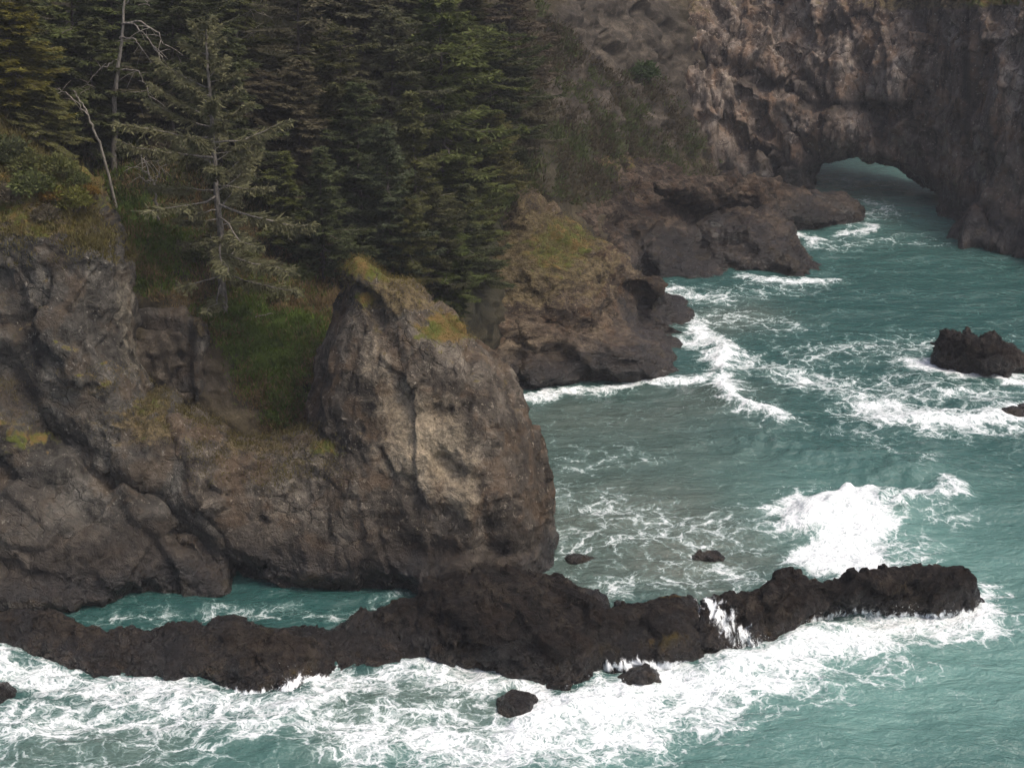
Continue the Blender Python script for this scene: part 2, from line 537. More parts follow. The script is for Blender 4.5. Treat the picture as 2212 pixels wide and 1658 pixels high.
M_STACK = rock_material('stack_rock', (0.017, 0.0145, 0.0115), (0.069, 0.058, 0.0455), (0.178, 0.154, 0.120), tide=2.4, bump=0.7, con=0.12)
M_REEF = rock_material('reef_rock', (0.004, 0.0035, 0.003), (0.013, 0.0105, 0.009), (0.045, 0.036, 0.027), moss_a=(0.05, 0.036, 0.008), moss_b=(0.075, 0.045, 0.010), tide=1.6, bump=0.9, streak=0.2, grain=1.5, con=0.10, wetk=1.05)
M_HEAD = rock_material('headland_rock', (0.015, 0.0115, 0.0085), (0.058, 0.043, 0.030), (0.155, 0.120, 0.080), tide=3.6, stretch=(0.6, 0.8, 1.7), bump=0.8, con=0.10)
M_HEAD2 = rock_material('dark_headland_rock', (0.008, 0.0065, 0.0055), (0.036, 0.027, 0.020), (0.110, 0.082, 0.058), tide=4.2, stretch=(0.6, 0.8, 1.7), bump=0.9, con=0.09)
M_CLIFF = rock_material('cliff_rock', (0.024, 0.018, 0.015), (0.118, 0.092, 0.072), (0.275, 0.235, 0.195), tide=4.2, stretch=(0.9, 0.9, 0.55), bump=0.8, streak=0.75, grain=0.75, con=0.135)
M_BLUFF = rock_material('bluff_rock', (0.016, 0.015, 0.013), (0.060, 0.055, 0.0465), (0.155, 0.144, 0.120), tide=2.4, bump=0.75, con=0.12)
M_GROUND = ground_material('hill_ground')
M_LEAF = leaf_material('needle_foliage')
M_GRASS = leaf_material('grass_blades', 0.35)
M_BARK = bark_material('spruce_bark', (0.030, 0.025, 0.021), (0.115, 0.100, 0.086))
M_DEAD = bark_material('bleached_wood', (0.07, 0.062, 0.052), (0.26, 0.235, 0.195))
M_LICHEN = bark_material('lichen_bark', (0.055, 0.048, 0.040), (0.21, 0.19, 0.16))
M_SEA = sea_material()

# ------------------------------------------------------------------ rocks
BODIES = []       # (object, BVH) of everything solid, for planting and laying things on it

def blob_mask(V, blobs, n=4):
    """colour patches of the surface: (channel, u, v, ru, rv, amount)"""
    u, v = to_px(V)
    M = np.zeros((len(V), n))
    for ch, bu, bv, ru, rv, a in blobs:
        M[:, ch] += a * np.exp(-(((u - bu) / ru) ** 2 + ((v - bv) / rv) ** 2))
    return M

def rock(name, outline, ctrl, T, D, voxel, mat, seed, sub=1, feats=(), blobs=(), amp=(0.7, 0.55, 0.12), aniso=(1, 1, 1), wave=(6.0, 3.0),
         strata=None, up_moss=0.0, up_brown=0.0, edge=0.07, mossz=3.0, back=1.0, crag=0.62, calm=None):
    rng = np.random.RandomState(seed)
    ctrl = np.array(ctrl, float)
    Yf = tps(ctrl[:, :2], ctrl[:, 2])
    out = rough_line(outline, rng, edge)
    Pc = at_y(ctrl[:, 0], ctrl[:, 1], ctrl[:, 2])
    Po = at_y(out[:, 0], out[:, 1], Yf(out))
    C = Po.mean(0)
    e3 = C - np.array([0, 0, CAM_H]); e3 /= np.linalg.norm(e3)
    e1 = np.array([1.0, 0, 0]); e1 -= e3 * (e1 @ e3); e1 /= np.linalg.norm(e1)
    e2 = np.cross(e1, e3)
    B = np.stack([e1, e2, e3])
    Lc = (Pc - C) @ B.T; Lo = (Po - C) @ B.T
    Ff = tps(Lc[:, :2], Lc[:, 2], 1e-3)
    mg = voxel * 3
    lo = Lo[:, :2].min(0) - mg; hi = Lo[:, :2].max(0) + mg
    na, nb = (np.ceil((hi - lo) / voxel).astype(int) + 1)
    ga = lo[0] + np.arange(na) * voxel; gb = lo[1] + np.arange(nb) * voxel
    X = np.stack(np.meshgrid(ga, gb, indexing='ij'), -1).reshape(-1, 2)
    d = seg_dist(X, Lo[:, :2]); d = np.where(inside(X, Lo[:, :2]), d, -d)
    F = Ff(X)
    for pts, wpx, dep in feats:
        fp = rough_line(pts, rng, 0.10, 20, False)
        fl = (at_y(fp[:, 0], fp[:, 1], Yf(fp)) - C) @ B.T
        wm = wpx * np.linalg.norm(C - np.array([0, 0, CAM_H])) / FD
        q = seg_dist(X, fl[:, :2], False) / wm
        F = F + dep * np.exp(-q * q)
    q = np.clip(d / D, 0, 1)
    r = T * (1 - np.sqrt(np.clip(1 - (1 - q) ** 2, 0, 1)))
    front = np.where(d > 0, F + r, F + T - d * T / D)
    bk = np.where(d > 0, F + T + (T - r) * back, F + T + d * T / D)
    s0 = front[d > -voxel * 2].min() - 3 * voxel; s1 = bk[d > -voxel * 2].max() + 3 * voxel
    ns = int((s1 - s0) / voxel) + 2
    gs = s0 + np.arange(ns) * voxel
    f = np.maximum(front[:, None] - gs[None], gs[None] - bk[:, None]).reshape(na, nb, ns)
    V, Q = surface_nets(f)
    Q = Q[:, ::-1]
    V = V * voxel + np.array([lo[0], lo[1], s0])
    W = V @ B + C
    me = subdivided(W, Q, sub)
    P = coords(me); Nn = normals(me)
    A = P * np.array(aniso)
    warp = np.stack([fbm(A / 5.0 + 11, 2, 0.5, seed + 90), fbm(A / 5.0 + 37, 2, 0.5, seed + 91), fbm(A / 5.0 + 71, 2, 0.5, seed + 92)], 1)
    A2 = A + warp * 1.2
    dsp = 0.8 * amp[0] * fbm(A / wave[0], 2, 0.45, seed) + amp[1] * 0.32 * ridged(A2 / wave[1], 5, 0.55, seed + 7) + amp[2] * fbm(A2 / 0.7, 3, 0.6, seed + 3)
    A3 = A + warp * 0.5 + 0.07 * np.stack([perlin(A / 0.9 + 5, seed), perlin(A / 0.9 + 50, seed), perlin(A / 0.9 + 90, seed)], 1)
    dsp = dsp + amp[1] * crag * (1.25 * facets(A3 / (wave[1] * 1.5), seed + 21, 1.5) + 0.55 * facets(A3 / (wave[1] * 0.6), seed + 22, 1.4) + 0.22 * facets(A3 / (wave[1] * 0.22), seed + 23, 1.3))
    if calm is not None:
        uu, vv = to_px(P)
        dsp = dsp * (1 - 0.8 * np.exp(-((uu - calm[0]) / calm[2]) ** 2 - ((vv - calm[1]) / calm[3]) ** 2))
    if strata is not None:
        sd, sp_, sa = strata
        sd = np.array(sd, float); sd /= np.linalg.norm(sd)
        t = (P @ sd) / sp_ + 0.8 * fbm(P / 7.0, 3, 0.5, seed + 55)
        fr = t - np.floor(t)
        dsp += sa * (np.where(fr < 0.75, fr / 0.75, (1 - fr) / 0.25) - 0.5) * (0.4 + 0.9 * np.clip(0.5 + perlin(P / 4.0, seed + 61), 0, 1))
    P = P + Nn * dsp[:, None]
    me.vertices.foreach_set('co', P.astype(np.float32).ravel()); me.update()
    Nn = normals(me)
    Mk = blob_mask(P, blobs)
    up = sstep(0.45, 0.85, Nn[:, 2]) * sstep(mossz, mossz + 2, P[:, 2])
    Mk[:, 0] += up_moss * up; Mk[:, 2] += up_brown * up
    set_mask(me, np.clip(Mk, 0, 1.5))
    me.polygons.foreach_set('use_smooth', np.ones(len(me.polygons), bool))
    me.name = name
    o = add_obj(name, me, mat)
    BODIES.append((o, bvh_of(me)))
    return o

def bvh_of(me):
    V = coords(me)
    F = np.empty(len(me.loops), np.int32); me.loops.foreach_get('vertex_index', F)
    k = me.polygons[0].loop_total
    return BVHTree.FromPolygons(V.tolist(), F.reshape(-1, k).tolist(), all_triangles=False)

# --- sea stack with its saddle
stack = rock('sea_stack',
    [(745, 548), (772, 533), (800, 538), (850, 572), (928, 606), (962, 642), (1000, 690), (1040, 726), (1088, 757), (1120, 800), (1145, 850), (1160, 905),
     (1190, 914), (1200, 960), (1204, 1020), (1213, 1055), (1202, 1110), (1208, 1170), (1210, 1240), (1212, 1330), (1150, 1390), (1000, 1390), (800, 1335), (600, 1320), (380, 1310), (330, 1150),
     (330, 900), (345, 868), (400, 882), (440, 897), (500, 932), (560, 946), (620, 936), (655, 915), (650, 872), (668, 820), (690, 745), (703, 690), (716, 640), (738, 585)],
    [(775, 540, 83), (850, 700, 80.6), (1000, 700, 80.8), (1090, 770, 80.6), (700, 700, 82.0), (680, 850, 81), (1000, 900, 77.6), (870, 900, 78.2), (1150, 930, 79.4), (1195, 1050, 79),
     (1200, 1230, 78.2), (1000, 1100, 75.9), (1100, 1100, 76.4), (850, 1100, 76.6), (1000, 1290, 74.3), (800, 1290, 75.4), (600, 1290, 76.0), (600, 1100, 77.8), (560, 950, 80.0), (400, 890, 80.6),
     (400, 1100, 77.5), (400, 1290, 75.9), (720, 980, 78.6)],
    5.0, 3.2, 0.30, M_STACK, 11, sub=1,
    feats=[([(690, 700), (680, 800), (690, 900), (720, 990)], 28, 1.1), ([(960, 1010), (1040, 1060), (1060, 1180), (1050, 1240)], 22, 0.9), ([(1010, 1010), (1020, 1110)], 26, -0.8),
           ([(1150, 900), (1165, 1000), (1160, 1100)], 16, 0.8), ([(560, 1275), (720, 1290), (860, 1285)], 26, 0.6), ([(380, 1130), (470, 1210), (560, 1265)], 24, 1.1),
           ([(800, 640), (850, 760), (860, 880)], 22, 0.5), ([(1010, 770), (1000, 880), (930, 900)], 14, 0.5), ([(760, 560), (850, 600), (950, 680), (1060, 760)], 26, -0.3),
           ([(860, 1180), (1000, 1190), (1150, 1200)], 18, 0.6)],
    blobs=[(1, 925, 965, 115, 110, 1.0), (1, 800, 760, 50, 90, 0.55), (1, 1010, 1090, 36, 70, 0.6), (1, 870, 860, 70, 60, 0.35), (1, 1120, 850, 30, 100, 0.3),
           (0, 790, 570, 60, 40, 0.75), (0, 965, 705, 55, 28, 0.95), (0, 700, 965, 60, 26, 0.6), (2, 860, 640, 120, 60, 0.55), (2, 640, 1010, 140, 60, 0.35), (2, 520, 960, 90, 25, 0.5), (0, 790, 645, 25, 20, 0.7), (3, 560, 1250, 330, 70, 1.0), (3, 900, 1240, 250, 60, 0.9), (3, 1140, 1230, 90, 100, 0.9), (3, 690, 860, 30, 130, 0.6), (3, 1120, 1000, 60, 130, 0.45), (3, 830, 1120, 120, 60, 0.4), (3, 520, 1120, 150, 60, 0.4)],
    crag=0.5, amp=(0.6, 0.62, 0.08), aniso=(1, 1, 0.7), wave=(7, 3.8), strata=((0.25, 0.15, 1.0), 1.9, 0.10), up_moss=0.25, up_brown=0.35, mossz=8)
tag(stack, 'pointed grey-brown sea stack with a pale patch and mossy crest rising above the reef', 'rock')

# --- bluff at the left edge
bluff = rock('rock_bluff',
    [(-240, 60), (-80, 120), (0, 190), (60, 280), (140, 325), (190, 360), (206, 405), (246, 478), (276, 520), (302, 580), (300, 660), (286, 705), (296, 760), (318, 800), (332, 850),
     (420, 905), (520, 1000), (560, 1150), (540, 1330), (300, 1345), (200, 1385), (-240, 1400)],
    [(0, 250, 89.5), (-200, 150, 90), (120, 400, 87), (200, 500, 84.5), (60, 480, 84.2), (285, 640, 84), (200, 620, 82.4), (80, 640, 81.8), (-200, 600, 82), (310, 830, 82.3), (200, 800, 80.6), (60, 850, 79.8),
     (420, 930, 80.6), (250, 950, 79.4), (120, 1000, 78.6), (-200, 1000, 78), (350, 1080, 78.4), (500, 1100, 78.2), (200, 1150, 76.4), (0, 1150, 75.6), (450, 1290, 75.9), Z(200, 1332, 0), Z(90, 1350, 0), Z(0, 1352, 0), Z(-200, 1350, 0)],
    5.5, 3.0, 0.32, M_BLUFF, 23, sub=1,
    feats=[([(110, 930), (190, 1020), (300, 1075), (390, 1150), (450, 1205)], 22, 1.5), ([(0, 800), (60, 870), (110, 930)], 38, 1.2), ([(0, 600), (60, 720), (40, 800)], 26, 0.7),
           ([(0, 1240), (150, 1270), (300, 1280), (420, 1285)], 26, 0.6), ([(210, 560), (190, 660), (230, 760)], 16, 0.5), ([(0, 990), (120, 1060), (200, 1130)], 26, 0.7),
           ([(60, 540), (160, 545), (240, 560)], 20, -0.4), ([(120, 820), (260, 840)], 26, -0.5)],
    blobs=[(1, 270, 640, 30, 110, 0.55), (1, 290, 770, 40, 60, 0.5), (1, 170, 640, 90, 70, 0.3), (0, 110, 380, 190, 90, 0.8), (2, 90, 475, 150, 26, 0.8), (2, 330, 930, 120, 40, 0.45), (0, 60, 950, 80, 40, 0.45),  # first two pale patches paint the sunlit right rim into the colour
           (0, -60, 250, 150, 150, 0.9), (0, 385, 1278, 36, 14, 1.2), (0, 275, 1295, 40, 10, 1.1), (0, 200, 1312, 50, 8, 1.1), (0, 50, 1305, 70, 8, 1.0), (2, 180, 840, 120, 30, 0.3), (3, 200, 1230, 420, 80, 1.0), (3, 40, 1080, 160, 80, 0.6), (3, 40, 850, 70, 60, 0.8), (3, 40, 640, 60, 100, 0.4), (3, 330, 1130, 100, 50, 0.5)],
    crag=0.52, amp=(0.6, 0.66, 0.09), aniso=(1, 1, 0.85), wave=(7, 3.8), strata=((0.5, 0.1, 0.9), 2.2, 0.14), up_moss=0.4, up_brown=0.5, mossz=8)
tag(bluff, 'big grey rock bluff filling the left edge, bushes growing over its top', 'rock')

gully = rock('gully_rock',
    [(282, 655), (330, 652), (400, 655), (436, 684), (456, 720), (452, 790), (446, 850), (436, 900), (330, 900), (296, 820), (282, 740)],
    [(300, 670, 88.6), (400, 670, 88.4), (445, 740, 87.6), (350, 760, 88.2), (400, 760, 87.9), (350, 880, 87.2), (430, 880, 86.6), (300, 800, 87.6), (415, 830, 86.9)],
    2.2, 0.9, 0.18, M_BLUFF, 29, sub=1, feats=[([(405, 690), (408, 780), (405, 870)], 10, 0.5), ([(428, 700), (428, 860)], 10, -0.4)],
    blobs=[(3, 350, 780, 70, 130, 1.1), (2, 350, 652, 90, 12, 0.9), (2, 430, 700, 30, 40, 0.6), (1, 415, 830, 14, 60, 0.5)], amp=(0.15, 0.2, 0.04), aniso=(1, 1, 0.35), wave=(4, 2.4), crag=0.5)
tag(gully, 'smooth dark grey rock wall in the gully behind the left bluff', 'rock')

# --- reef in the surf
def lowrock(name, outline, ctrl, label, seed, T=1.1, D=1.1, voxel=0.17, mat=None, feats=(), blobs=(), amp=(0.20, 0.30, 0.07), cat='rock', strata=None, group=None, crag=0.72, **kw):
    o = rock(name, outline, ctrl, T, D, voxel, mat or M_REEF, seed, sub=1, feats=feats, blobs=blobs, amp=amp, wave=(3.5, 1.9), strata=strata, crag=crag, **kw)
    tag(o, label, cat, group)
    return o

lowrock('reef_ledge',
    [(-160, 1290), (-60, 1305), (0, 1316), (60, 1313), (110, 1312), (180, 1338), (230, 1362), (300, 1354), (360, 1340), (430, 1346), (520, 1330), (565, 1346), (640, 1352), (720, 1362), (762, 1345),
     (800, 1322), (860, 1300), (920, 1300), (960, 1460), (900, 1470), (800, 1480), (700, 1505), (640, 1535), (560, 1530), (470, 1525), (420, 1505), (330, 1480), (260, 1480), (200, 1475), (110, 1455), (50, 1435), (0, 1420), (-160, 1400)],
    [Z(-150, 1300, 2.0), Z(-150, 1385, 0.2), Z(0, 1320, 1.9), Z(0, 1392, 0.2), Z(110, 1330, 1.9), Z(110, 1424, 0.1), Z(230, 1372, 1.1), Z(230, 1448, 0), Z(360, 1350, 1.6), Z(420, 1476, 0), Z(520, 1340, 1.9), Z(540, 1502, 0),
     Z(400, 1410, 1.3), Z(600, 1420, 1.5), Z(640, 1510, -0.1), Z(720, 1370, 1.0), Z(710, 1470, 0), Z(860, 1320, 2.2), Z(830, 1441, 0.1), Z(930, 1320, 2.4), Z(930, 1440, 0.3), Z(560, 1480, 0.6)],
    'long low dark reef ledge in front of the tide pool on the left', 31, T=1.3, D=1.0,
    feats=[([(580, 1360), (560, 1430), (590, 1500)], 14, 0.5), ([(230, 1360), (260, 1440)], 16, 0.5), ([(740, 1360), (720, 1470)], 14, 0.45), ([(400, 1470), (480, 1480), (560, 1470)], 14, 0.5)],
    blobs=[(0, 640, 1450, 70, 25, 0.35), (0, 800, 1420, 60, 20, 0.3)], strata=((0.3, -0.4, 0.9), 0.8, 0.10))

lowrock('reef_rock',
    [(880, 1290), (910, 1262), (960, 1245), (1050, 1236), (1180, 1236), (1215, 1242), (1240, 1262), (1275, 1275), (1300, 1292), (1318, 1308), (1345, 1330), (1360, 1400), (1345, 1450), (1290, 1455), (1285, 1500), (1250, 1520), (1170, 1512),
     (1090, 1490), (1040, 1465), (960, 1460), (880, 1450), (840, 1400)],
    [Z(900, 1290, 2.8), Z(1000, 1250, 4.0), Z(1100, 1245, 4.0), Z(1190, 1250, 3.4), Z(1290, 1300, 2.5), Z(1000, 1340, 3.0), Z(1150, 1330, 3.0), Z(900, 1400, 1.0), Z(930, 1440, 0.2), Z(1060, 1400, 1.8), Z(1060, 1450, 0.3), Z(1200, 1400, 2.0),
     Z(1180, 1485, 0.2), Z(1270, 1490, 0.0), Z(1330, 1340, 2.2), Z(1330, 1430, 0.7)],
    'broad dark reef rock at the foot of the pointed sea stack', 37, T=2.2, D=1.6, voxel=0.18,
    feats=[([(1200, 1250), (1190, 1330), (1230, 1420)], 18, 0.5), ([(1040, 1320), (1120, 1350), (1200, 1340)], 16, 0.4), ([(930, 1330), (1000, 1380), (1030, 1440)], 16, 0.5), ([(1300, 1310), (1290, 1380), (1320, 1440)], 12, 0.5)],
    blobs=[(0, 1040, 1440, 40, 25, 0.5)], amp=(0.3, 0.4, 0.08))

lowrock('reef_block',
    [(1290, 1330), (1320, 1305), (1370, 1296), (1440, 1284), (1505, 1290), (1522, 1312), (1516, 1345), (1540, 1385), (1566, 1412), (1540, 1440), (1480, 1450), (1400, 1460), (1300, 1465), (1280, 1400)],
    [Z(1330, 1310, 2.2), Z(1440, 1292, 2.5), Z(1510, 1300, 2.0), Z(1440, 1370, 1.8), Z(1340, 1380, 1.6), Z(1540, 1410, 0.2), Z(1480, 1430, 0.2), Z(1320, 1440, 0.5), Z(1510, 1360, 1.2)],
    'dark reef rock with rusty seaweed left of the little waterfall', 41, T=1.4, D=1.1, feats=[([(1390, 1300), (1380, 1380), (1420, 1430)], 12, 0.3)],
    blobs=[(0, 1450, 1390, 60, 26, 0.85), (0, 1530, 1400, 30, 20, 0.6), (0, 1450, 1288, 40, 6, 0.6)])

lowrock('reef_ridge',
    [(1480, 1335), (1520, 1292), (1600, 1280), (1640, 1282), (1660, 1262), (1688, 1236), (1712, 1228), (1760, 1246), (1840, 1247), (1900, 1236), (1960, 1226), (2040, 1219), (2090, 1234), (2114, 1258), (2131, 1288), (2134, 1322), (2090, 1345),
     (2000, 1352), (1940, 1358), (1880, 1340), (1830, 1335), (1770, 1358), (1710, 1388), (1660, 1412), (1600, 1425), (1530, 1425), (1480, 1385)],
    [Z(1520, 1330, 1.9), Z(1600, 1292, 2.5), Z(1700, 1240, 3.2), Z(1840, 1255, 3.0), Z(2040, 1228, 3.2), Z(2110, 1262, 2.3), Z(2125, 1315, 0.2), Z(1990, 1335, 0.2), Z(1880, 1322, 0.4), Z(1760, 1340, 0.4), Z(1660, 1395, 0.1), Z(1560, 1370, 1.4),
     Z(1720, 1300, 2.1), Z(1900, 1280, 2.0), Z(2040, 1280, 1.8), Z(1640, 1330, 1.8)],
    'long dark reef ridge running out to sea at the right', 43, T=1.5, D=1.1,
    feats=[([(1640, 1280), (1652, 1330), (1645, 1390)], 10, 0.7), ([(1720, 1240), (1780, 1290), (1860, 1320)], 12, 0.45), ([(1540, 1300), (1560, 1350), (1600, 1395)], 16, 0.35), ([(1960, 1240), (1990, 1330)], 14, 0.3)],
    blobs=[(0, 1940, 1270, 60, 22, 0.3), (2, 1900, 1310, 40, 10, 0.4)], strata=((-0.75, 0.2, 0.6), 0.75, 0.2))

lowrock('sea_rock',
    [(2010, 778), (2022, 742), (2036, 722), (2062, 713), (2090, 716), (2112, 730), (2134, 718), (2160, 718), (2180, 740), (2205, 762), (2232, 790), (2250, 828), (2150, 830), (2060, 818), (2012, 808)],
    [Z(2030, 735, 3.2), Z(2065, 722, 3.9), Z(2112, 738, 3.4), Z(2150, 724, 3.8), Z(2210, 775, 1.8), Z(2030, 795, 0.2), Z(2110, 805, 0.1), Z(2230, 812, 0), Z(2080, 765, 2.0), Z(2160, 770, 2.0)],
    'dark two-humped sea rock standing in the surf at the right edge', 47, T=2.0, D=1.5, voxel=0.22, feats=[([(2100, 730), (2070, 770), (2110, 800)], 10, 0.5)], amp=(0.35, 0.5, 0.1))
for nm, cx, cy, rx, ry, h, lab, sd in [
        ('wave_washed_rock', 1530, 1200, 36, 16, 0.55, 'small flat dark rock awash behind the long reef ridge', 51),
        ('wave_washed_rock', 1248, 1206, 38, 14, 0.5, 'small brown rock beside the right foot of the pointed sea stack', 52),
        ('wave_washed_rock', 1116, 1522, 44, 36, 0.9, 'round black wet rock in the foam below the broad reef rock', 53),
        ('wave_washed_rock', 2195, 886, 50, 15, 0.5, 'low rock in the foam at the right edge below the two-humped rock', 54),
        ('wave_washed_rock', -8, 1500, 42, 30, 0.7, 'dark rock poking from the foam at the lower left edge', 55),
        ('wave_washed_rock', 1380, 1460, 55, 24, 0.8, 'dark rock under the spilling white water below the seaweed rock', 56),
        ('wave_washed_rock', 1700, 690, 28, 8, 0.2, 'barely awash flat rock in open water beyond the surf', 57)][:6]:
    a = np.linspace(0, 2 * math.pi, 12, endpoint=False)
    rr = 1 + 0.13 * np.sin(a * 3 + sd)
    ol = [(cx + rx * r * math.cos(t), cy + 0.35 * ry + ry * 1.25 * r * math.sin(t)) for r, t in zip(rr, a)]
    lowrock(nm, ol, [Z(cx, cy - ry * 0.8, h), Z(cx - rx, cy, h * 0.25), Z(cx + rx, cy, h * 0.25), Z(cx, cy + ry * 0.9, 0.0), Z(cx, cy, h * 0.95), Z(cx, cy + ry * 1.6, -0.3)], lab, sd, T=0.7, D=0.6, voxel=0.12,
            amp=(0.12, 0.16, 0.06), group='rocks awash in the surf')

# --- middle headland with the grassy point
head = rock('headland',
    [(900, 900), (890, 700), (960, 560), (1050, 470), (1088, 436), (1104, 402), (1122, 388), (1148, 398), (1172, 426), (1212, 462), (1262, 503), (1312, 520), (1352, 548), (1394, 584), (1434, 616), (1472, 650), (1498, 684), (1520, 728), (1494, 752), (1484, 764),
     (1516, 788), (1534, 812), (1480, 842), (1400, 850), (1300, 860), (1150, 885), (1000, 910)],
    [(1115, 405, 120.5), (1180, 480, 119), (1250, 522, 119), (1350, 580, 120), (1420, 632, 121), Z(1500, 715, 0.6), Z(1440, 660, 2.6), Z(1400, 640, 3.6), Z(1500, 800, 0.2), Z(1450, 775, 1.2), Z(1490, 815, 0), Z(1300, 831, 0), Z(1150, 851, 0), Z(1000, 868, 0),
     (1150, 560, 116.6), (1150, 650, 114.5), (1150, 750, 111.6), (1300, 740, 112.8), (1300, 640, 116), (1000, 600, 113.5), (950, 800, 108.5), (1380, 740, 113.4), (1000, 480, 117.5)],
    5.5, 4.0, 0.40, M_HEAD, 61, sub=1,
    feats=[([(1375, 676), (1420, 708), (1480, 742)], 12, 2.4), ([(1200, 620), (1300, 600), (1360, 610)], 16, 0.7), ([(1100, 690), (1120, 760), (1110, 830)], 22, 0.8), ([(1180, 700), (1280, 730), (1380, 700)], 22, 0.7),
           ([(1150, 800), (1300, 790), (1450, 770)], 20, -0.6), ([(1060, 640), (1180, 650)], 16, 0.6), ([(1330, 660), (1340, 740), (1400, 780)], 14, 0.5)],
    blobs=[(0, 1200, 540, 90, 70, 0.55), (2, 1160, 530, 130, 90, 0.75), (2, 1110, 600, 100, 60, 0.55), (0, 1230, 510, 60, 40, 0.4), (2, 1290, 590, 70, 40, 0.4), (1, 1330, 580, 60, 30, 0.35), (2, 1300, 790, 220, 18, 0.35)],
    amp=(0.9, 0.75, 0.15), aniso=(0.8, 0.9, 1.2), wave=(8, 3.6), strata=((0.35, 0.0, 1.0), 2.4, 0.22), up_moss=0.1, up_brown=0.35, mossz=4)
tag(head, 'brown headland with a pale grassy point and a wave-cut foot in mid cove', 'headland')

head2 = rock('headland',
    [(1110, 480), (1150, 400), (1230, 350), (1330, 328), (1430, 345), (1500, 385), (1540, 415), (1566, 420), (1612, 432), (1662, 462), (1722, 512), (1762, 560), (1798, 586), (1802, 606), (1700, 622), (1645, 604), (1600, 622), (1560, 640), (1480, 642), (1410, 636), (1330, 620), (1230, 560)],
    [Z(1480, 622, 0), Z(1590, 606, 0.1), Z(1790, 598, 0), Z(1690, 606, 0), (1750, 550, 144.5), (1700, 495, 148), (1600, 440, 152), (1520, 440, 153), (1450, 400, 155), (1430, 355, 160), (1330, 340, 151), (1230, 365, 141.5), (1300, 405, 146), (1200, 430, 139), (1250, 470, 138), (1380, 540, 139.5), (1350, 590, 137),
     (1500, 520, 147), (1600, 530, 146), (1650, 570, 143)],
    5.0, 4.0, 0.48, M_HEAD2, 67, sub=1,
    feats=[([(1345, 480), (1370, 530), (1400, 590)], 18, 2.6), ([(1490, 470), (1520, 540), (1610, 600)], 12, 1.4), ([(1440, 380), (1490, 440), (1520, 470)], 14, 1.6), ([(1420, 500), (1480, 540), (1540, 590)], 14, 0.7), ([(1560, 440), (1650, 500), (1720, 570)], 14, -0.8)],
    blobs=[(2, 1230, 400, 120, 50, 0.45), (0, 1330, 350, 90, 30, 0.4)],
    amp=(0.9, 0.8, 0.15), aniso=(0.8, 0.9, 1.2), wave=(8, 3.6), strata=((0.45, 0.0, 1.0), 2.2, 0.25), mossz=4)
tag(head2, 'dark brown sloping headland behind the grassy point, foam at its tip', 'headland')

head3 = rock('rock_spur',
    [(1400, 400), (1450, 382), (1560, 376), (1700, 398), (1782, 414), (1832, 426), (1872, 448), (1893, 474), (1886, 494), (1850, 502), (1790, 516), (1735, 520), (1700, 500), (1600, 470), (1480, 440)],
    [Z(1885, 482, 0), Z(1800, 500, 0), Z(1735, 506, 0), Z(1830, 440, 2.6), Z(1780, 425, 3.6), Z(1700, 415, 5), Z(1600, 400, 7), Z(1460, 395, 9), Z(1600, 450, 4), Z(1700, 470, 2.4)],
    3.5, 3.0, 0.45, M_HEAD2, 71, sub=1, amp=(0.5, 0.6, 0.14), strata=((0.5, 0.0, 1.0), 1.8, 0.2), wave=(6, 3))
tag(head3, 'low dark rock spur lying just in front of the sea arch opening', 'rock')

